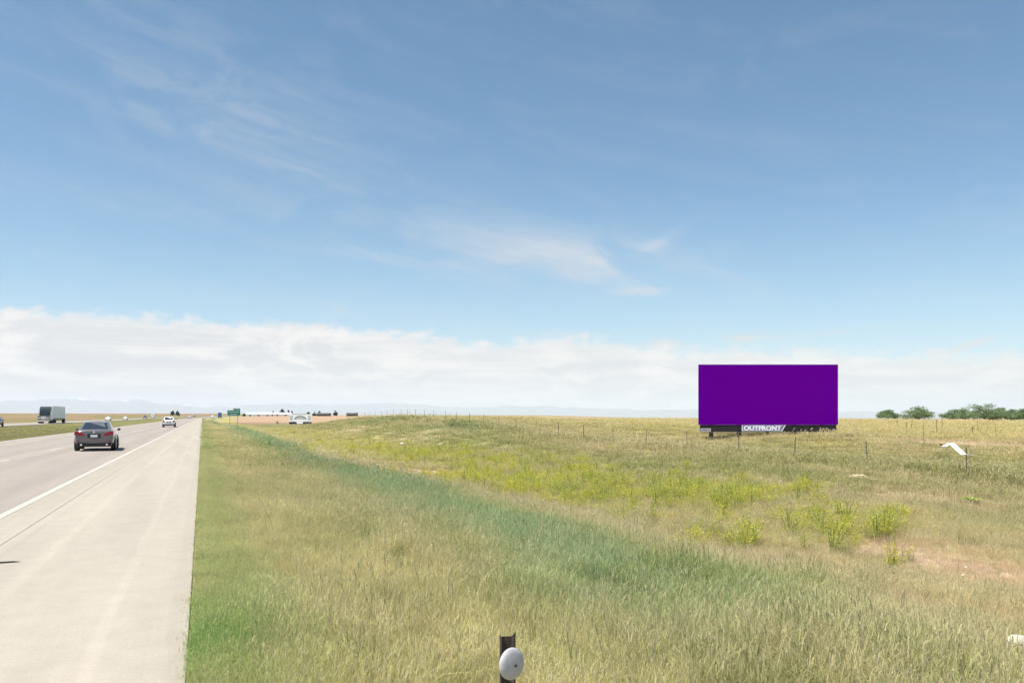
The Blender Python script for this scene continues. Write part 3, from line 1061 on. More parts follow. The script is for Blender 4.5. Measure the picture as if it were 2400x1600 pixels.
def make_billboard(label, px0, px1, y_top, y_face, y_apron, depth, face_mat, ad=None, gz0=None):
    """face parallel to the picture; local x right, local -y towards the road"""
    c = at_depth((px0 + px1) / 2, 975, depth)
    g0 = gz(c.x, c.y) if gz0 is None else gz0
    root = thing('billboard', label, 'billboard', (c.x, c.y, g0), -YAW)
    k = depth / F
    W2 = (px1 - px0) / 2 * k
    zt, zf, za = [EYE - (y - 975) * k - g0 for y in (y_top, y_face, y_apron)]
    # posters are stretched over the front of a panel
    MB().box(-W2, W2, -.09, .06, zf, zt).build('poster_face', face_mat, root)
    MB().box(-W2 + .05, W2 - .05, .06, .22, zf + .05, zt - .05).build('backing', 'steel', root)
    aw = W2 * .978
    ap = MB().box(-aw, aw, -.06, .05, za, zf - .006).build('apron', 'apron', root)
    ah = zf - za
    k = W2 / 163.0
    lw, lh = 50 * k, 14.2 * k
    cx = -12 * k
    MB().prism([(cx - lw, zf - .012 - lh), (cx + lw * .90, zf - .012 - lh), (cx + lw * 1.06, zf - .012), (cx - lw, zf - .012)], -.078, -.062).build('logo_border', 'letter_white', ap)
    MB().prism([(cx - lw + .05, zf - lh + .045), (cx + lw * .88 - .03, zf - lh + .045), (cx + lw * 1.03 - .05, zf - .03), (cx - lw + .05, zf - .03)], -.084, -.0785).build('logo_plate', 'logo_ground', ap)
    if ad is None:
        tm = text_mesh('OUTFRONT', 1.0, .05)
        co_ = np.empty(len(tm.vertices) * 3)
        tm.vertices.foreach_get('co', co_)
        co_ = co_.reshape(-1, 3)
        mn, mx = co_.min(0), co_.max(0)
        tw, th = 88 * k, 11.2 * k
        nc = np.empty_like(co_)
        nc[:, 0] = (co_[:, 0] - (mn[0] + mx[0]) / 2) / (mx[0] - mn[0]) * tw + cx - 1.8 * k
        nc[:, 2] = (co_[:, 1] - (mn[1] + mx[1]) / 2) / (mx[1] - mn[1]) * th + zf - .012 - lh * .52
        nc[:, 1] = -.092 - co_[:, 2] * .3
        tm.vertices.foreach_set('co', nc.ravel())
        tm.update()
        obj('lettering', tm, 'letter_white', ap)
        tg = MB().box(-aw + .6 * k, -aw + 25 * k, -.078, -.058, za + .02, za + 8 * k).build('number_plate', 'tag_grey', ap)
        for q in range(9):
            x0 = -aw + (3 + q * 2.3) * k
            MB().box(x0, x0 + 1.3 * k, -.082, -.074, za + 2.2 * k + .02, za + (5.3 + (q % 3) * .4) * k).build('digit', 'ink', tg)
    else:
        ad(root, W2, zf, zt, k)
    n_leg = 5
    for i in range(n_leg):
        x = -W2 * .80 + i * W2 * 1.6 / (n_leg - 1)
        wpt = root.location + RT * x
        gl = gz(wpt.x, wpt.y) - g0 - .3
        # wide-flange upright
        lg = MB().box(x - .13, x + .13, .23, .25, gl, zt - .4).box(x - .13, x + .13, .47, .49, gl, zt - .4).box(x - .012, x + .012, .249, .471, gl, zt - .4)
        lg.build('leg', 'steel', root)
    for z in np.linspace(zf + .25, zt - .3, 4):
        MB().box(-W2 + .3, W2 - .3, .215, .232, z - .06, z + .06).build('stringer', 'steel', root)
    MB().box(-aw, aw, -.85, -.10, za - .07, za - .03).build('catwalk', 'steel', root)
    return root


make_billboard('large plain purple billboard with black apron reading OUTFRONT behind the wire fence', 1637, 1963, 854, 995, 1011.5, 60.0, 'purple')


def ad_arch(root, W2, zf, zt, k):
    hgt = zt - zf
    n = 18
    vs, fs = [], []
    for i in range(n + 1):
        a = math.pi * (.06 + .88 * i / n)
        for ro, rv in ((.56, .58), (.44, .40)):
            vs.append((math.cos(a) * W2 * ro, -.105, zf + hgt * .20 + math.sin(a) * hgt * rv))
    for i in range(n):
        fs.append((2 * i, 2 * i + 1, 2 * i + 3, 2 * i + 2))
    m_ = MB()
    m_.add([v for v in vs] + [(a, -.088, c_) for a, b, c_ in vs],
           fs + [tuple(q + len(vs) for q in reversed(f)) for f in fs])
    m_.build('dark_arch_print', 'print_grey', root)
    for x0, x1, z0, z1 in ((-.93, -.66, .18, .80), (.66, .93, .18, .80), (-.34, .36, .30, .52)):
        MB().box(x0 * W2, x1 * W2, -.097, -.085, zf + hgt * z0, zf + hgt * z1).build('pale_print', 'print_pale', root)
    MB().box(-W2 * .5, W2 * .5, -.097, -.085, zt - hgt * .10, zt - .03).build('pale_print', 'print_pale', root)
    MB().box(-W2 * .30, W2 * .22, -.12, -.10, zf - hgt * .26, zf - .02).build('maker_plate', 'letter_white', root)


make_billboard('small distant white billboard with a dark arch printed on it and black apron', 677, 731, 970, 988, 993.2, 337.0, 'white_vinyl', ad_arch)

# ------------------------------------------------------------------ green guide sign
p0 = at_depth(548, 975, 272)
g0 = gz(p0.x, p0.y)
sg = thing('guide_sign', 'green highway guide sign with exit tab beside the road', 'sign', (p0.x, p0.y, g0), 0)
k = 272 / F
zb_, zt_ = EYE + (975 - 973.5) * k - g0, EYE + (975 - 961) * k - g0
w2 = 14 * k
pan = MB().box(-w2, w2, 0, .05, zb_, zt_).build('panel', 'sign_green', sg)
MB().box(-w2 + .06, w2 - .06, -.004, -.001, zt_ - .11, zt_ - .06).build('border', 'sign_white', pan)
MB().box(-w2 + .06, w2 - .06, -.004, -.001, zb_ + .06, zb_ + .11).build('border', 'sign_white', pan)
tab = MB().box(-.15, w2, 0, .05, zt_ + .01, zt_ + .62).build('exit_tab', 'sign_green', sg)
for (x0, x1, z0, z1, par) in ((.10, w2 - .2, zt_ + .22, zt_ + .40, tab), (-w2 + .45, w2 - .35, zt_ - .72, zt_ - .45, pan), (-w2 + .9, w2 - .8, zb_ + .38, zb_ + .6, pan)):
    xx, q = x0, 0
    while xx < x1 - .1:
        wl_ = (.16, .12, .19)[q % 3]
        MB().box(xx, xx + wl_, -.012, -.002, z0, z1 if q % 4 else z1 + .05).build('legend_letter', 'sign_white', par)
        xx += wl_ + .09
        q += 1
for x in (-w2 * .62, w2 * .62):
    MB().box(x - .09, x + .09, .055, .075, -.2, zt_).box(x - .09, x + .09, .22, .24, -.2, zt_).box(x - .01, x + .01, .074, .221, -.2, zt_).build('post', 'galv', sg)

# ------------------------------------------------------------------ roadside delineator in front
pd = at_depth(1190, 1487, 2.5)
gd = gz(pd.x, pd.y)
dl = thing('delineator_post', 'rusty brown steel post with round pale reflector in the near foreground', 'post', (pd.x, pd.y, gd), -YAW + .10)
H_ = pd.z - gd
# U-channel: flat web with two flanges bent back, torn top
prof = [(-.0245, .000), (-.0195, -.004), (-.012, .008), (.012, .008), (.0195, -.004), (.0245, .000), (.0245, .004), (.020, .001), (.0135, .0125), (-.0135, .0125), (-.020, .001), (-.0245, .004)]
mb = MB()
tops = [.004, -.004, -.006, -.006, .002, .012, .012, .004, -.007, -.008, -.005, .003]
zs = [-.35] + list(np.linspace(0, H_ - .03, 8))
n = len(prof)
vs = []
for z in zs:
    vs += [(a, b, z) for a, b in prof]
vs += [(a, b, H_ + t_) for (a, b), t_ in zip(prof, tops)]
fs = []
for i in range(len(zs)):
    for j in range(n):
        a, b = i * n + j, i * n + (j + 1) % n
        fs.append((a, b, b + n, a + n))
fs.append(tuple(range(len(zs) * n, len(zs) * n + n)))
mb.add(vs, fs)
mb.build('channel_post', 'rust', dl)
rb_ = MB()
# dished reflector: centre at pixel (1197, 1551)
cz = EYE - (1551.5 - 975) * 2.5 / F - gd
cx = 7 * 2.5 / F
rr_, nseg = .0485, 36
vs, fs = [], []
rings = [(0.0, -.016), (.35, -.015), (.7, -.0125), (.93, -.009), (1.0, -.004), (1.0, 0.0), (.0, 0.0)]
for (q, dep) in rings:
    for j in range(nseg):
        a = 2 * math.pi * j / nseg
        vs.append((math.cos(a) * rr_ * max(q, .02), dep, math.sin(a) * rr_ * max(q, .02)))
for i in range(len(rings) - 1):
    for j in range(nseg):
        a, b = i * nseg + j, i * nseg + (j + 1) % nseg
        fs.append((a, b, b + nseg, a + nseg))
fs += [tuple(range(nseg)), tuple(reversed(range((len(rings) - 1) * nseg, len(rings) * nseg)))]
rb_.add(vs, fs)
disc = rb_.build('reflector_disc', 'reflector', dl, smooth=True)
disc.location = (cx, -.012, cz)
disc.rotation_euler = (R(-4), R(-8), R(36))
bolt = MB().cyl((.002, -.017, -.004), 'y', .0042, .004, 8).build('bolt', 'rust', disc)

# ------------------------------------------------------------------ wire fence along the right of way
FX = 28.9
COT = [.833 - .174 * 3, .833 - .174 * 2, .833 - .174, .833, 1.014, 1.187, 1.349, 1.534, 1.711, 1.881, 2.054, 2.225, 2.402, 2.578, 2.747, 2.92, 3.096, 3.27, 3.44, 3.63, 3.80, 3.97, 4.14, 4.29, 4.47, 4.64, 4.81, 4.99, 5.16, 5.34]
fence = thing('wire_fence', 'long wire fence on thin dark posts along the far side of the ditch', 'fence', (FX, FX * COT[0], gz(FX, FX * COT[0])), 0)
f0 = fence.location
tops = []
for i, ct in enumerate(COT):
    y = FX * ct
    g = gz(FX, y)
    lean = random.uniform(-.05, .05)
    ln2 = random.uniform(-.04, .04)
    if i == 4:
        lean = -.075
    hgt = 1.22 + random.uniform(-.05, .07)
    wd = .020 + random.uniform(0, .009)
    p = Vector((0, y - f0.y, g - f0.z))
    m_ = MB()
    t_ = Vector((lean, ln2, hgt))
    base = p + Vector((0, 0, -.3))
    m_.tube([base, p + t_ * .5, p + t_ * .97, p + t_], [wd * 1.05, wd, wd * .95, wd * .7], 7)
    m_.build('fence_post', 'post_wood', fence)
    tops.append((p, t_))
for hh in (.38, .66, .92, 1.14):
    pts = [p + t_ * (hh / t_.z) + Vector((-.035, 0, 0)) for p, t_ in tops]
    full = []
    for a, b in zip(pts[:-1], pts[1:]):
        full += [a, (a + b) / 2 + Vector((0, 0, -.02))]
    full.append(pts[-1])
    MB().tube(full, .0035, 4).build('wire', 'wire', fence)

# bent white sheet caught on the fence near the right
d0 = 32.6
pc = at_depth(2245, 1050, d0)


def SP(px, py, dd=0.0):
    v = at_depth(px, py, d0 + dd)
    return v - pc


sheet = thing('bent_sheet', 'bent white sheet caught on the wire fence at the right', 'debris', tuple(pc), 0)


def slab(pts, th, name, mat):
    P = [Vector(p) for p in pts]
    n_ = (P[1] - P[0]).cross(P[3] - P[0]).normalized() * th
    return MB().hexa([tuple(p) for p in P] + [tuple(p + n_) for p in P]).build(name, mat, sheet)


slab([SP(2228, 1043), SP(2240, 1041), SP(2265, 1064, -.5), SP(2252, 1064.5, -.5)], .012, 'long_panel', 'sheet')
slab([SP(2216, 1039.5, .25), SP(2232, 1037.5, .25), SP(2240, 1041, 0), SP(2222, 1042, 0)], .012, 'fold', 'sheet')
slab([SP(2207, 1046, -.1), SP(2219, 1046.5, -.1), SP(2224, 1042, .1), SP(2212, 1042.5, .1)], .012, 'torn_end', 'sheet')
MB().tube([SP(2202, 1040, .1), SP(2209, 1042.5, .1)], [.022, .03], 6).build('dark_tip', 'black', sheet)
MB().tube([SP(2262, 1064.5, -.5), SP(2270, 1066, -.6), SP(2282, 1067, -.7)], [.026, .03, .026], 6).build('batten', 'sheet_back', sheet)

# ------------------------------------------------------------------ small things on the ground
x, y, z, d = ray(0, 1336)
st_ = thing('tyre_strip', 'thin dark strip of rubber lying on the pale shoulder at the left edge', 'debris', (x, y, -.002), 0)
k = d / F
MB().hexa([(-.22, -.035, 0), (30 * k, .012, 0), (28 * k, .04, 0), (-.22, .0, 0), (-.22, -.03, .022), (30 * k, .014, .016), (28 * k, .036, .016), (-.22, -.005, .022)]).build('tread', 'rubber_strip', st_)
MB().hexa([(29.5 * k, .012, 0), (40 * k, .03, 0), (39 * k, .036, 0), (27 * k, .044, 0), (29.5 * k, .014, .012), (40 * k, .031, .006), (39 * k, .035, .006), (27 * k, .042, .014)]).build('frayed_end', 'rubber_strip', st_)


def lump(name, label, cat, px, py, wpx, hpx, mat, seed, lift=0.0, group=None):
    group = group or ('scraps in the grass' if cat == 'litter' else 'pale rocks in the grass')
    x, y, z, d = ray(px, py)
    k = d / F
    r_ = np.random.default_rng(seed)
    import bmesh
    bm = bmesh.new()
    bmesh.ops.create_icosphere(bm, subdivisions=2, radius=1)
    for v in bm.verts:
        f = 1 + (r_.random() - .5) * .5
        v.co = Vector((v.co.x * wpx * k / 2 * f, v.co.y * wpx * k / 2.6 * f, max(v.co.z, -.4) * hpx * k / 2 * f))
    me_ = bpy.data.meshes.new(name)
    bm.to_mesh(me_)
    bm.free()
    o = obj(name, me_, mat)
    o.location = (x, y, z + hpx * k * .3 + lift)
    o.rotation_euler = (0, 0, -YAW)
    return tag(o, label, cat, group)


lump('paper_scrap', 'crumpled white scrap of paper at the bottom right corner of the grass', 'litter', 2386, 1585, 46, 28, 'litter', 3, .30)
lump('paper_scrap', 'white scrap behind the yellow weeds, left of the two', 'litter', 944, 1046, 15, 5, 'litter', 4, .2)
lump('paper_scrap', 'smaller white scrap behind the yellow weeds, right of the two', 'litter', 1030, 1048, 9, 4, 'litter', 5, .2)
lump('paper_scrap', 'tiny white scrap low in the dry grass at the right', 'litter', 2257, 1378, 8, 7, 'litter', 6, .2)
lump('paper_scrap', 'tiny pale scrap just above another in dry grass at the right', 'litter', 2264, 1358, 7, 6, 'litter', 7, .2)
lump('limestone', 'pale flat rock in the grass below the right end of the purple billboard', 'rock', 2012, 1122, 42, 9, 'stone', 8, .06)
lump('limestone', 'smaller pale rock right beside the flat one', 'rock', 2045, 1129, 18, 6, 'stone', 9, .06)


# ------------------------------------------------------------------ foliage meshes
def blade_mesh(name, blades, mat, attrs=True):
    """blades: list of (base, tip dir, length, width, bend vector, segs, bv, dry)"""
    V, Fq, bv, dr = [], [], [], []
    for (b, dirn, L_, wd, bend, seg, val, dry) in blades:
        side = Vector((-dirn.y, dirn.x, 0))
        if side.length < 1e-4:
            side = Vector((1, 0, 0))
        side = (side.normalized() * math.cos(val * 9) + Vector((dirn.x, dirn.y, 0)) * math.sin(val * 9))
        if side.length < .2:
            side = Vector((1, 0, 0))
        side.normalize()
        k0 = len(V)
        for i in range(seg + 1):
            t_ = i / seg
            c = b + (Vector((0, 0, 1)) * (1 - .25 * t_ * t_) + dirn * t_ + bend * t_ * t_) * (L_ * t_)
            if i == seg:
                V.append(tuple(c))
            else:
                ww = wd * (1 - .55 * t_) / 2
                V.append(tuple(c - side * ww))
                V.append(tuple(c + side * ww))
        for i in range(seg):
            a = k0 + 2 * i
            if i == seg - 1:
                Fq.append((a, a + 1, a + 2))
            else:
                Fq.append((a, a + 1, a + 3, a + 2))
        bv += [val] * (2 * seg + 1)
        dr += [dry] * (2 * seg + 1)
    me_ = bpy.data.meshes.new(name)
    me_.from_pydata(V, [], Fq)
    a1 = me_.attributes.new('bv', 'FLOAT', 'POINT')
    a1.data.foreach_set('value', bv)
    a2 = me_.attributes.new('dry', 'FLOAT', 'POINT')
    a2.data.foreach_set('value', dr)
    me_.materials.append(M[mat])
    return me_


def tuft(name, n_, rad, h0, h1, w0, lean, seed, seg=3, dryp=.3, heads=0):
    r_ = random.Random(seed)
    bl = []
    for i in range(n_):
        a = r_.uniform(0, 2 * math.pi)
        q = rad * math.sqrt(r_.random())
        b = Vector((math.cos(a) * q, math.sin(a) * q, -.03))
        a2 = a + r_.gauss(0, .9)
        ln = abs(r_.gauss(0, lean))
        dirn = Vector((math.cos(a2) * ln + .05, math.sin(a2) * ln, 0))
        bend = Vector((math.cos(a2) * ln * 1.2 + .04, math.sin(a2) * ln * 1.2, -.12 * r_.random()))
        bl.append((b, dirn, r_.uniform(h0, h1), w0 * r_.uniform(.7, 1.3), bend, seg, r_.random(), r_.uniform(.5, 1) if r_.random() < dryp else r_.uniform(0, .15)))
    for i in range(heads):        # seed heads standing above the blades
        a = r_.uniform(0, 2 * math.pi)
        q = rad * math.sqrt(r_.random())
        b = Vector((math.cos(a) * q, math.sin(a) * q, 0))
        dirn = Vector((r_.gauss(.05, .10), r_.gauss(0, .10), 0))
        L_ = r_.uniform(h1 * 1.0, h1 * 1.35)
        bl.append((b, dirn, L_, w0 * .7, dirn * .6, seg, r_.random(), .9))
        tip = b + (Vector((0, 0, .75)) + dirn * 1.6) * L_
        for j in range(3):
            bl.append((tip - Vector((0, 0, .05 + j * .025)) * (L_ / .5), Vector((r_.gauss(0, .25), r_.gauss(0, .25), 0)), .07 * L_ / .5, w0 * 1.5, Vector((0, 0, 0)), 2, r_.random(), 1.0))
    return blade_mesh(name, bl, 'grass')


tcol = bpy.data.collections.new('tufts')
near_n, far_n = 6, 4
for i in range(near_n):
    o = bpy.data.objects.new('a_near_%d' % i, tuft('grass_tuft', 48, .42, .45, 1.0, .0090, .10 + .04 * (i % 3), 100 + i, 3, .20, 2 + i % 3))
    tcol.objects.link(o)
for i in range(far_n):
    o = bpy.data.objects.new('b_far_%d' % i, tuft('grass_tuft_broad', 26, .46, .5, 1.0, .020, .09, 200 + i, 2, .20, 1))
    tcol.objects.link(o)


for i in range(3):
    tcol.objects.link(bpy.data.objects.new('c_stalk_%d' % i, tuft('grass_stalk', 3, .22, .7, 1.0, .0060, .16, 230 + i, 4, .0, 2)))
for i in range(3):
    tcol.objects.link(bpy.data.objects.new('d_bunch_%d' % i, tuft('bunch_grass', 90, .30, .5, 1.0, .0085, .22, 240 + i, 4, .15, 4)))


def scatter(name, P_, scl, rot, idx, colr, coll):
    me_ = bpy.data.meshes.new(name)
    me_.vertices.add(len(P_))
    me_.vertices.foreach_set('co', np.asarray(P_, np.float32).ravel())
    me_.attributes.new('scl', 'FLOAT_VECTOR', 'POINT').data.foreach_set('vector', np.asarray(scl, np.float32).ravel())
    me_.attributes.new('rot', 'FLOAT_VECTOR', 'POINT').data.foreach_set('vector', np.asarray(rot, np.float32).ravel())
    me_.attributes.new('pick', 'INT', 'POINT').data.foreach_set('value', np.asarray(idx, np.int32))
    if colr is not None:
        c4 = np.concatenate([colr, np.clip(.40 + .60 * sst(1.12, .89, colr[:, 1] / colr[:, 0]), 0, 1)[:, None]], 1)
        me_.attributes.new('gcol', 'FLOAT_COLOR', 'POINT').data.foreach_set('color', np.asarray(c4, np.float32).ravel())
    o = bpy.data.objects.new(name, me_)
    C.objects.link(o)
    ng = bpy.data.node_groups.new(name + '_nodes', 'GeometryNodeTree')
    ng.interface.new_socket('Geometry', in_out='INPUT', socket_type='NodeSocketGeometry')
    ng.interface.new_socket('Geometry', in_out='OUTPUT', socket_type='NodeSocketGeometry')
    N = ng.nodes
    gi, go = N.new('NodeGroupInput'), N.new('NodeGroupOutput')
    ci = N.new('GeometryNodeCollectionInfo')
    ci.inputs[0].default_value = coll
    ci.inputs[1].default_value = True
    ci.inputs[2].default_value = True
    ip = N.new('GeometryNodeInstanceOnPoints')

    def attr(nm, ty):
        a = N.new('GeometryNodeInputNamedAttribute')
        a.data_type = ty
        a.inputs[0].default_value = nm
        return a.outputs[0]
    L = ng.links.new
    L(gi.outputs[0], ip.inputs['Points'])
    L(ci.outputs[0], ip.inputs['Instance'])
    ip.inputs['Pick Instance'].default_value = True
    L(attr('pick', 'INT'), ip.inputs['Instance Index'])
    L(attr('rot', 'FLOAT_VECTOR'), ip.inputs['Rotation'])
    L(attr('scl', 'FLOAT_VECTOR'), ip.inputs['Scale'])
    L(ip.outputs[0], go.inputs[0])
    md = o.modifiers.new('scatter', 'NODES')
    md.node_group = ng
    return o


# ------------------------------------------------------------------ grass on the verge, the ditch and the fields
def polar(n_, r0, r1, a0, a1, law):
    a = np.radians(rng.uniform(a0, a1, n_))
    u_ = rng.random(n_)
    if law == 'area':
        r_ = np.sqrt(r0 * r0 + u_ * (r1 * r1 - r0 * r0))
    else:
        r_ = r0 * np.exp(u_ * math.log(r1 / r0))
    return r_ * np.sin(a), r_ * np.cos(a), r_


SETS = [polar(100000, 3.2, 30, -4, 78, 'area') + (True,), polar(108000, 15, 190, -24, 70, 'log') + (False,)]
ey = 3 + 40 * rng.random(9000) ** 1.3
ex = np.where(rng.random(9000) < .5, -.11 + .22 * rng.random(9000), .65 * rng.random(9000))
SETS.append((ex, ey, np.hypot(ex, ey) * 0 + 5, True))
PP, SC, RO, IX, CO = [], [], [], [], []
for X, Y, r_, near in SETS:
    u_ = X - road_curve(Y)
    keep = ((u_ > -.06 - .07 * sst(.52, .75, fbm(Y * 1.4, Y * 0 + 3.3, 171)) + .06 * rng.random(len(X))) | ((u_ < -12.45) & (u_ > -30.3)) | (u_ < -42.1)) & (r_ < 400)
    keep &= rng.random(len(X)) < (sst(30, 16, r_) if near else sst(15, 30, r_))
    bare = np.where(u_ < 1.2, 1, fbm(X * .8, Y * .5, 131))
    keep &= rng.random(len(X)) < sst(.24, .42, bare) * .85 + .15
    X, Y, r_, u_ = X[keep], Y[keep], r_[keep], u_[keep]
    hh = gheight(u_, Y) * (.62 + .75 * fbm(X * .7, Y * .4, 141)) * rng.uniform(.7, 1.25, len(X))
    pinkish = np.zeros(len(X))
    for (px, py, ra, rl, cc, s_) in PATCH:
        if cc is PAL['pink']:
            pinkish += s_ * np.exp(-((X - px) / ra) ** 2 - ((Y - py) / rl) ** 2)
    hh *= 1 - .55 * np.clip(pinkish, 0, 1)
    hh = hh + .45 * np.exp(-((X - 41.6) / 3.0) ** 2 - ((Y - 45.0) / 1.6) ** 2)
    lush = np.exp(-((X - .55) / .6) ** 2 - ((Y - 6.2) / 1.6) ** 2)
    hh = hh + .20 * lush
    sxy = (np.full(len(X), 1.0) if near else np.clip(r_ / 22, 1, 7)) * rng.uniform(.75, 1.3, len(X))
    z_ = height(X, Y)
    c_ = gcolor(X + rng.normal(0, .12, len(X)), Y + rng.normal(0, .25, len(X)))
    mott = fbm(X * 1.1, Y * .8, 151, 3)
    gb = 1 - .75 * sst(.92, 1.1, c_[:, 1] / c_[:, 0])
    c_ = L3(c_, PAL['olive'] * .9, .55 * sst(.56, .72, mott) * gb)
    c_ = L3(c_, PAL['straw'], .45 * sst(.44, .30, mott) * gb)
    c_ = c_ * (.80 + .40 * fbm(X * 2.3, Y * 1.7, 161, 3))[:, None] * rng.uniform(.78, 1.25, (len(X), 1)) * (1 + rng.normal(0, .035, (len(X), 3)))
    PP.append(np.stack([X, Y, z_], 1))
    SC.append(np.stack([sxy * np.maximum(hh, .16), sxy * np.maximum(hh, .16), hh], 1))
    RO.append(np.stack([rng.normal(0, .06, len(X)), rng.normal(0, .06, len(X)), rng.uniform(0, 6.28, len(X))], 1))
    IX.append(rng.integers(0, near_n, len(X)) if near else near_n + rng.integers(0, far_n, len(X)))
    CO.append(np.clip(c_ * (1.38 if near else 1.08), .01, .78))
# taller stalks and bunches standing out of the sward
for n_, r0, r1, kind in ((2600, 4, 34, 'stalk'), (1500, 5, 60, 'bunch')):
    X, Y, r_ = polar(n_, r0, r1, -2, 72, 'log')
    u_ = X - road_curve(Y)
    k_ = (u_ > .9) & (rng.random(len(X)) < sst(.35, .6, fbm(X * .5, Y * .3, 181 if kind == 'stalk' else 191)))
    if kind == 'bunch':
        k_ &= u_ > 2.0
    X, Y, r_ = X[k_], Y[k_], r_[k_]
    n_own = 0
    if kind == 'bunch':      # a dark green bed of bunch grass past the ditch edge
        own = np.array([ray(px + rng.normal(0, 60), py + rng.normal(0, 16))[:2] for px, py in ((1520, 1375), (1600, 1385), (1690, 1395), (1780, 1405), (1870, 1420), (1960, 1425), (1930, 1520)) for _ in range(16)])
        n_own = len(own)
        X, Y = np.concatenate([X, own[:, 0]]), np.concatenate([Y, own[:, 1]])
        r_ = np.hypot(X, Y)
    m_ = len(X)
    if kind == 'stalk':
        hh = rng.uniform(.42, .72, m_)
        c_ = np.where((rng.random(m_) < .55)[:, None], PAL['dull'] * .55, PAL['straw'] * 1.25)
        IX.append(near_n + far_n + rng.integers(0, 3, m_))
    else:
        hh = rng.uniform(.38, .62, m_)
        c_ = L3(np.tile(PAL['dull'] * .85, (m_, 1)), PAL['green'] * .95, rng.random(m_))
        c_ = np.where((rng.random(m_) < .35)[:, None], PAL['straw'] * 1.05, c_)
        c_[m_ - n_own:] = L3(np.tile(PAL['lush'], (n_own, 1)), PAL['dull'], rng.uniform(.2, .9, n_own)) * rng.uniform(.75, 1.1, (n_own, 1))
        IX.append(near_n + far_n + 3 + rng.integers(0, 3, m_))
    PP.append(np.stack([X, Y, height(X, Y)], 1))
    wv = np.clip(r_ / 16, 1, 2.5)
    SC.append(np.stack([hh * wv, hh * wv, hh], 1))
    RO.append(np.stack([rng.normal(0, .08, m_), rng.normal(.03, .08, m_), rng.uniform(0, 6.28, m_)], 1))
    CO.append(np.clip(c_, .01, .78))
gr_ = scatter('grass', np.concatenate(PP), np.concatenate(SC), np.concatenate(RO), np.concatenate(IX), np.concatenate(CO), tcol)
tag(gr_, 'dry and green prairie grass covering the verge, ditch and fields', 'grass', kind='stuff')


# ------------------------------------------------------------------ flowering weeds
def weed_mesh(name, mat, seed, n_st=16, hgt=1.0, spread_=.34, leaf=.024, per=24, upright=.6):
    r_ = random.Random(seed)
    V, Fq, bv = [], [], []

    def quad(c, sz, val):
        n_ = Vector((r_.gauss(0, 1), r_.gauss(0, 1), r_.gauss(.4, 1))).normalized()
        a = n_.orthogonal().normalized()
        b = n_.cross(a)
        k0 = len(V)
        for (s0, t0) in ((-1, 0), (0, -.5), (1, 0), (0, .5)):
            V.append(tuple(c + a * s0 * sz + b * t0 * sz))
            bv.append(val)
        Fq.append((k0, k0 + 1, k0 + 2, k0 + 3))
    for i in range(n_st):
        a = r_.uniform(0, 6.283)
        ln = abs(r_.gauss(0, spread_))
        top_ = Vector((math.cos(a) * ln, math.sin(a) * ln, hgt * r_.uniform(.55, 1.0) * (1 - .25 * ln)))
        base = Vector((math.cos(a) * .04, math.sin(a) * .04, -.03))
        wd = .006
        k0 = len(V)
        sd = Vector((-math.sin(a), math.cos(a), 0)) * wd
        mid = (base + top_) / 2 + Vector((0, 0, .08))
        for p_ in (base, mid, top_):
            V.extend([tuple(p_ - sd), tuple(p_ + sd)])
            bv.extend([.2, .2])
        Fq.append((k0, k0 + 1, k0 + 3, k0 + 2))
        Fq.append((k0 + 2, k0 + 3, k0 + 5, k0 + 4))
        for j in range(per):
            t_ = r_.random() ** upright
            p_ = base.lerp(top_, t_) + Vector((r_.gauss(0, .055), r_.gauss(0, .055), r_.gauss(0, .05)))
            quad(p_, leaf * r_.uniform(.6, 1.4), r_.uniform(.0, .5) + .5 * t_)
    me_ = bpy.data.meshes.new(name)
    me_.from_pydata(V, [], Fq)
    me_.attributes.new('bv', 'FLOAT', 'POINT').data.foreach_set('value', bv)
    me_.materials.append(M[mat])
    return me_


wcol = bpy.data.collections.new('weeds')
for i in range(4):
    wcol.objects.link(bpy.data.objects.new('weed_%d' % i, weed_mesh('weed_mass', 'weed' if i % 2 else 'weed_olive', 300 + i, n_st=16 + 4 * i, per=22 + 3 * i, spread_=.44 + .06 * i, leaf=.021)))
WP = []
BED = [(740, 1046, 26, 8, 8), (800, 1047, 35, 8, 12), (860, 1050, 45, 10, 22), (930, 1058, 50, 12, 26), (1000, 1066, 50, 14, 26), (1060, 1050, 45, 10, 18), (1090, 1075, 40, 14, 16),
       (1110, 1118, 45, 12, 26), (1010, 1120, 40, 8, 10), (1180, 1075, 50, 14, 16), (1220, 1130, 50, 18, 34), (1250, 1080, 60, 18, 20), (1330, 1095, 50, 20, 22), (1380, 1130, 55, 24, 34), (1330, 1160, 40, 16, 14),
       (1400, 1170, 45, 16, 18), (1480, 1130, 50, 20, 14), (1590, 1150, 42, 24, 30), (1560, 1165, 30, 12, 8), (1680, 1170, 45, 18, 28), (1720, 1160, 40, 16, 14), (1790, 1165, 40, 14, 14), (1900, 1150, 38, 12, 10),
       (1890, 1245, 40, 26, 10), (1930, 1215, 60, 30, 13), (1970, 1260, 60, 24, 7), (1745, 1265, 26, 22, 6), (1470, 1215, 60, 25, 10), (2050, 1245, 40, 18, 7), (1600, 1260, 60, 20, 6), (2100, 1230, 40, 14, 5)]
for (bx_, by_, sx_, sy_, n_) in BED:
    for i in range(int(n_ * 1.9)):
        x, y, z, d = ray(bx_ + rng.normal(0, sx_ * .85), by_ + rng.normal(0, sy_ * .85) + 6)
        s_ = rng.uniform(.28, .82)
        WP.append((x, y, z, s_))
WP = np.array(WP)
wz = scatter('flowering_weeds', WP[:, :3], np.stack([WP[:, 3] * 1.25, WP[:, 3] * 1.25, WP[:, 3] * .86], 1), np.stack([0 * WP[:, 0], 0 * WP[:, 0], rng.uniform(0, 6.28, len(WP))], 1), rng.integers(0, 4, len(WP)), None, wcol)
tag(wz, 'mass of yellow green flowering weeds along the ditch', 'weeds', kind='stuff')


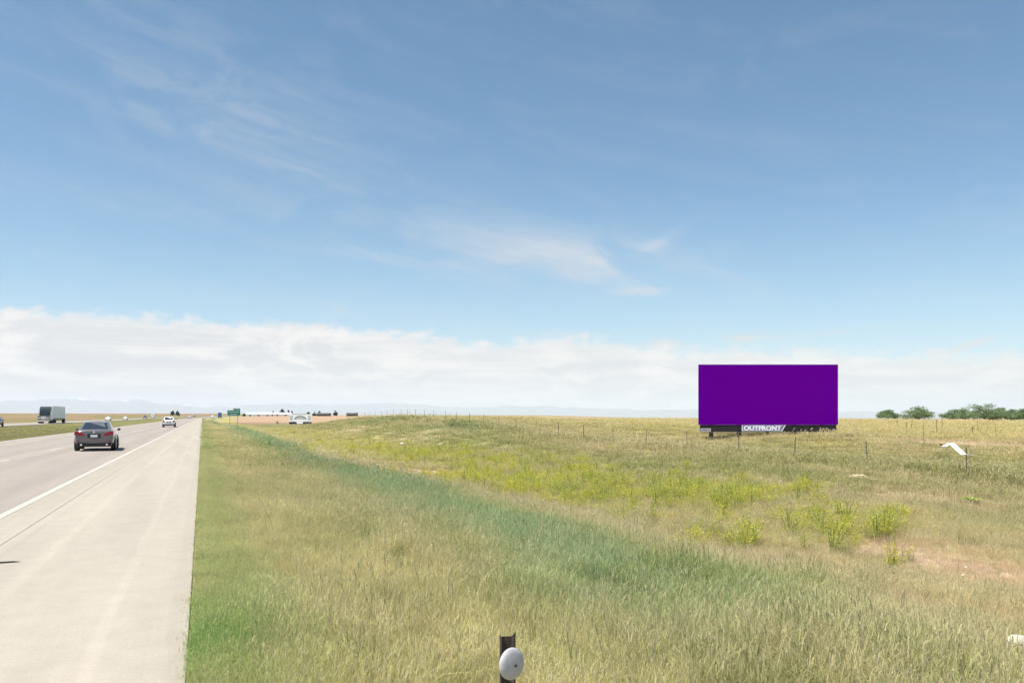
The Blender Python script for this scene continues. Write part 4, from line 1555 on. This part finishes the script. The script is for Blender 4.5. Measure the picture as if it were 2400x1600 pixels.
def plant(name, label, px, py, hpx, wpx, mat, seed, **kw):
    x, y, z, d = ray(px, py)
    h_ = hpx * d / F
    m_ = weed_mesh(name, mat, seed, **kw)
    root = thing(name, label, 'plant', (x, y, z), random.uniform(0, 6), 'single weeds on the verge')
    o = obj('foliage', m_, None, root)
    zz = max(v.co.z for v in m_.vertices)
    xx = max(abs(v.co.x) for v in m_.vertices)
    o.scale = (wpx / 2 * d / F / xx, wpx / 2 * d / F / xx, h_ / zz)
    return root


plant('bushy_weed', 'lone yellow green bushy weed standing apart in dry pinkish grass at the right', 2092, 1352, 92, 88, 'weed', 401, n_st=20, per=24, leaf=.035)
plant('bushy_weed', 'dark green small weed between the road shoulder and the ditch, on mown grass', 553, 1160, 20, 26, 'weed_dark', 402, n_st=14, per=10)
plant('bushy_weed', 'bright green upright tuft on the ditch edge below the distant white billboard', 632, 1053, 24, 22, 'weed_dark', 403, n_st=18, per=14, spread_=.25)
plant('bushy_weed', 'low dark green bush left of the distant white billboard', 650, 993, 8, 26, 'weed_dark', 404, n_st=24, per=20)
plant('bushy_weed', 'dark green broad weed in the grass under the purple billboard', 1828, 1128, 16, 30, 'weed_dark', 405, n_st=16, per=14, leaf=.05)
plant('bushy_weed', 'small dark green weed beside the yellow weeds at the right', 2115, 1258, 18, 34, 'weed_dark', 406, n_st=16, per=12)


def rosette(label, px, py, wpx, seed):
    """big-leaved weed: long curling leaves from one base"""
    x, y, z, d = ray(px, py)
    s_ = wpx / 2 * d / F
    root = thing('broadleaf_weed', label, 'plant', (x, y, z + .06), 0)
    r_ = random.Random(seed)
    for i in range(13):
        a = i * 2.4 + r_.uniform(-.3, .3)
        L_ = s_ * r_.uniform(.7, 1.1)
        V, Fq = [], []
        n_ = 6
        for j in range(n_ + 1):
            t_ = j / n_
            rr = L_ * t_
            zc = s_ * (.95 * t_ - .72 * t_ * t_) * r_.uniform(.9, 1.1)
            wd = L_ * .14 * math.sin(math.pi * min(t_ * .9 + .08, 1))
            c = Vector((math.cos(a) * rr, math.sin(a) * rr, zc))
            sd = Vector((-math.sin(a), math.cos(a), 0)) * wd
            V += [tuple(c - sd + Vector((0, 0, wd * .4))), tuple(c), tuple(c + sd + Vector((0, 0, wd * .4)))]
        for j in range(n_):
            k0 = j * 3
            Fq += [(k0, k0 + 1, k0 + 4, k0 + 3), (k0 + 1, k0 + 2, k0 + 5, k0 + 4)]
        me_ = bpy.data.meshes.new('leaf')
        me_.from_pydata(V, [], Fq)
        me_.attributes.new('bv', 'FLOAT', 'POINT').data.foreach_set('value', [r_.uniform(.2, 1)] * len(V))
        obj('leaf', me_, 'weed_olive' if i % 3 else 'weed_dark', root, smooth=True)
    return root


rosette('big leaved green weed with curling leaves on bare ground at the right', 2275, 1182, 66, 11)


def stalk(label, px, py, hpx, seed, head=True, lean=0.0):
    x, y, z, d = ray(px, py)
    h_ = hpx * d / F
    r_ = random.Random(seed)
    root = thing('dry_stalk', label, 'weed', (x, y, z), 0, 'dry stalks standing in the grass')
    q = min(.022, d * .00042)
    MB().tube([(0, 0, -.1), (lean * .4, 0, h_ * .5), (lean, 0, h_)], [q, q * .8, q * .4], 6).build('stem', 'straw', root)
    if head:
        m_ = MB()
        for i in range(16):
            t_ = r_.uniform(.45, 1.0)
            a = r_.uniform(0, 6.28)
            q = .05 + .07 * math.sin(math.pi * (t_ - .4))
            c = Vector((lean * t_, 0, h_ * t_))
            m_.tube([c, c + Vector((math.cos(a) * q, math.sin(a) * q, .06))], [.016, .006], 5)
        m_.build('seed_head', 'straw', root)
    return root


for i, (px, py, hp, hd, ln, lab) in enumerate((
        (2103, 1002, 16, True, 0, 'short brown seed stalk, first to the right of the purple billboard'),
        (2125, 1012, 22, True, 0, 'brown seed stalk just left of a denser brown one in the golden field'),
        (2136, 1010, 26, True, .1, 'dense brown seed stalk under the gap between the two nearest trees'),
        (2164, 1036, 56, False, .05, 'tall thin dry stalk reaching from bare soil to the skyline'),
        (2195, 1019, 36, True, 0, 'broad brown seed stalk left of a thin straight one'),
        (2208, 1013, 36, True, 0, 'thin straight dry stalk under the long row of trees'),
        (2279, 1022, 20, True, 0, 'short dry stalk beside the tall leaning one'),
        (2293, 1018, 40, False, -.15, 'tall leaning dry stalk in front of the tree row'),
        (2333, 1024, 30, False, 0, 'dry stalk in the yellow green patch near the right edge'),
        (1488, 1352, 50, False, .08, 'thin dark upright stem in the grass between ditch and post'),
        (1202, 1478, 60, False, .0, 'thin dark stem rising just behind the rusty post'))):
    stalk(lab, px, py, hp, 500 + i, hd, ln)


# ------------------------------------------------------------------ trees
def make_tree(name, label, base, hgt, wid, mat, seed, n_leaf=1500, leaf=.30, trunk=.12, group=None, tall=False):
    r_ = np.random.default_rng(seed)
    root = thing(name, label, 'tree', base, 0, group)
    nl = 16
    lob = []
    for i in range(nl):
        a = r_.uniform(0, 6.28)
        qf = math.sqrt(r_.random())
        q = .38 * qf * wid
        zz = hgt * r_.uniform(.22, .80 - .46 * qf * qf)
        lob.append((math.cos(a) * q, math.sin(a) * q, zz, wid * r_.uniform(.14, .22), hgt * r_.uniform(.15, .23)))
    lob.append((0, 0, hgt * .80, wid * .2, hgt * .17))
    tk = MB().tube([(0, 0, -.3), (.02 * wid, 0, hgt * .3), (0, .02 * wid, hgt * .62)], [trunk * hgt * .22, trunk * hgt * .16, trunk * hgt * .07], 8)
    for l in lob[:7]:
        tk.tube([(0, 0, hgt * .28), (l[0] * .6, l[1] * .6, (hgt * .3 + l[2]) / 2), (l[0], l[1], l[2])], [trunk * hgt * .09, trunk * hgt * .06, trunk * hgt * .02], 5)
    tk.build('trunk', 'bark', root)
    V, Fq, bv = [], [], []
    for i in range(n_leaf):
        l = lob[r_.integers(0, len(lob))]
        d_ = r_.normal(0, 1, 3)
        d_ /= np.linalg.norm(d_)
        rr = r_.random() ** .45 * r_.uniform(.75, 1.15)
        c = Vector((l[0] + d_[0] * l[3] * rr, l[1] + d_[1] * l[3] * rr, l[2] + d_[2] * l[4] * rr))
        n_ = Vector(r_.normal(0, 1, 3) + np.array([0, 0, .5])).normalized()
        a = n_.orthogonal().normalized()
        b = n_.cross(a)
        sz = leaf * r_.uniform(.6, 1.3)
        k0 = len(V)
        val = float(r_.random())
        for (s0, t0) in ((-1, -.1), (-.2, -.6), (1, 0), (.1, .55)):
            V.append(tuple(c + a * s0 * sz + b * t0 * sz))
            bv.append(val)
        Fq.append((k0, k0 + 1, k0 + 2, k0 + 3))
    me_ = bpy.data.meshes.new('crown')
    me_.from_pydata(V, [], Fq)
    me_.attributes.new('bv', 'FLOAT', 'POINT').data.foreach_set('value', bv)
    obj('crown', me_, mat, root)
    return root


for i, (pxc, ytop, wpx, dep, lab) in enumerate((
        (2082, 960, 52, 262, 'small loose tree, leftmost of the trees on the right skyline'),
        (2153, 952, 78, 250, 'rounded dense tree standing alone, second on the right skyline'),
        (2238, 959, 56, 262, 'low left end tree of the long row on the right skyline'),
        (2283, 948, 70, 250, 'left of the two tall trees in the middle of the right tree row'),
        (2318, 946, 66, 256, 'tallest tree in the middle of the right tree row'),
        (2346, 955, 50, 262, 'tree on the right shoulder of the tall pair in the row'),
        (2372, 959, 44, 258, 'low tree filling the gap before the right edge of the picture'),
        (2400, 957, 60, 250, 'tree cut by the right edge of the picture'))):
    b = at_depth(pxc, 975, dep)
    g = gz(b.x, b.y)
    k = dep / F
    make_tree('tree', lab, (b.x, b.y, g), (EYE + (975 - ytop) * k - g) * 1.08, wpx * k * 1.25, 'leaf', 600 + i, 4600, .19, .12, 'trees on the right skyline')

# ------------------------------------------------------------------ farm on the far rise
FD = 930.0
k = FD / F


def farm_at(px):
    b = at_depth(px, 975, FD)
    return b, gz(b.x, b.y)


def long_barn(label, x0, x1, ytop, ybot, mat, roofm):
    b, g = farm_at((x0 + x1) / 2)
    root = thing('barn', label, 'barn', (b.x, b.y, g), -YAW, 'barns of the far farm')
    w2 = (x1 - x0) / 2 * k
    zt = EYE + (975 - ytop) * k - g
    zw = zt * .62
    MB().box(-w2, w2, 0, 12, -1.5, zw).build('wall', mat, root)
    MB().prism([(-.6, zw - .05), (-.6, zw + .12), (6, zt), (12.6, zw + .12), (12.6, zw - .05)], -w2 - .6, w2 + .6, 'x').build('roof', roofm, root)
    n_ = max(2, int(w2 / 4))
    for i in range(n_):
        x = -w2 + (i + .5) * 2 * w2 / n_
        MB().box(x - 1.0, x + 1.0, -.08, .02, 0, min(2.4, zw * .6)).build('door', 'barn_dark', root)
    return root


long_barn('long low white barn beside the green road sign, left of two', 576, 637, 966.5, 974, 'barn_white', 'barn_white')
long_barn('white barn partly behind the distant billboard, right of the long one', 640, 680, 966.5, 974, 'barn_white', 'barn_white')
long_barn('dark roofed barn right of the distant white billboard', 742, 770, 967, 974, 'barn_dark', 'barn_roof')
long_barn('dark shed alone at the right end of the farm', 812, 834, 966.5, 974, 'barn_dark', 'barn_roof')
for i, (pxc, ytop, wpx, lab) in enumerate((
        (573, 969, 8, 'tiny dark tree at the left end of the long white barn'),
        (640, 962, 8, 'small dark tree between the two white barns'),
        (661, 955, 13, 'tallest dark tree of the farm, behind the right white barn'),
        (676, 959, 9, 'dark tree just right of the tallest farm tree'),
        (684, 962, 8, 'low dark tree above the left edge of the distant billboard'),
        (723, 963, 7, 'small dark tree above the right edge of the distant billboard'),
        (737, 965, 8, 'dark tree left of the dark roofed barn'),
        (748, 962, 8, 'dark tree above the dark roofed barn'),
        (786, 960, 9, 'narrow dark tree standing alone right of the dark barn'),
        (405, 960, 9, 'sparse far tree left of the road end, left of two'),
        (416, 961, 8, 'sparse far tree left of the road end, right of two'))):
    b, g = farm_at(pxc)
    b2 = at_depth(pxc, 975, FD + 25)
    g2 = gz(b2.x, b2.y)
    make_tree('farm_tree', lab, (b2.x, b2.y, g2), max(EYE + (975 - ytop) * k - g2, 3), wpx * k * 1.2, 'leaf_far', 700 + i, 420, .8, .12, 'trees round the far farm')
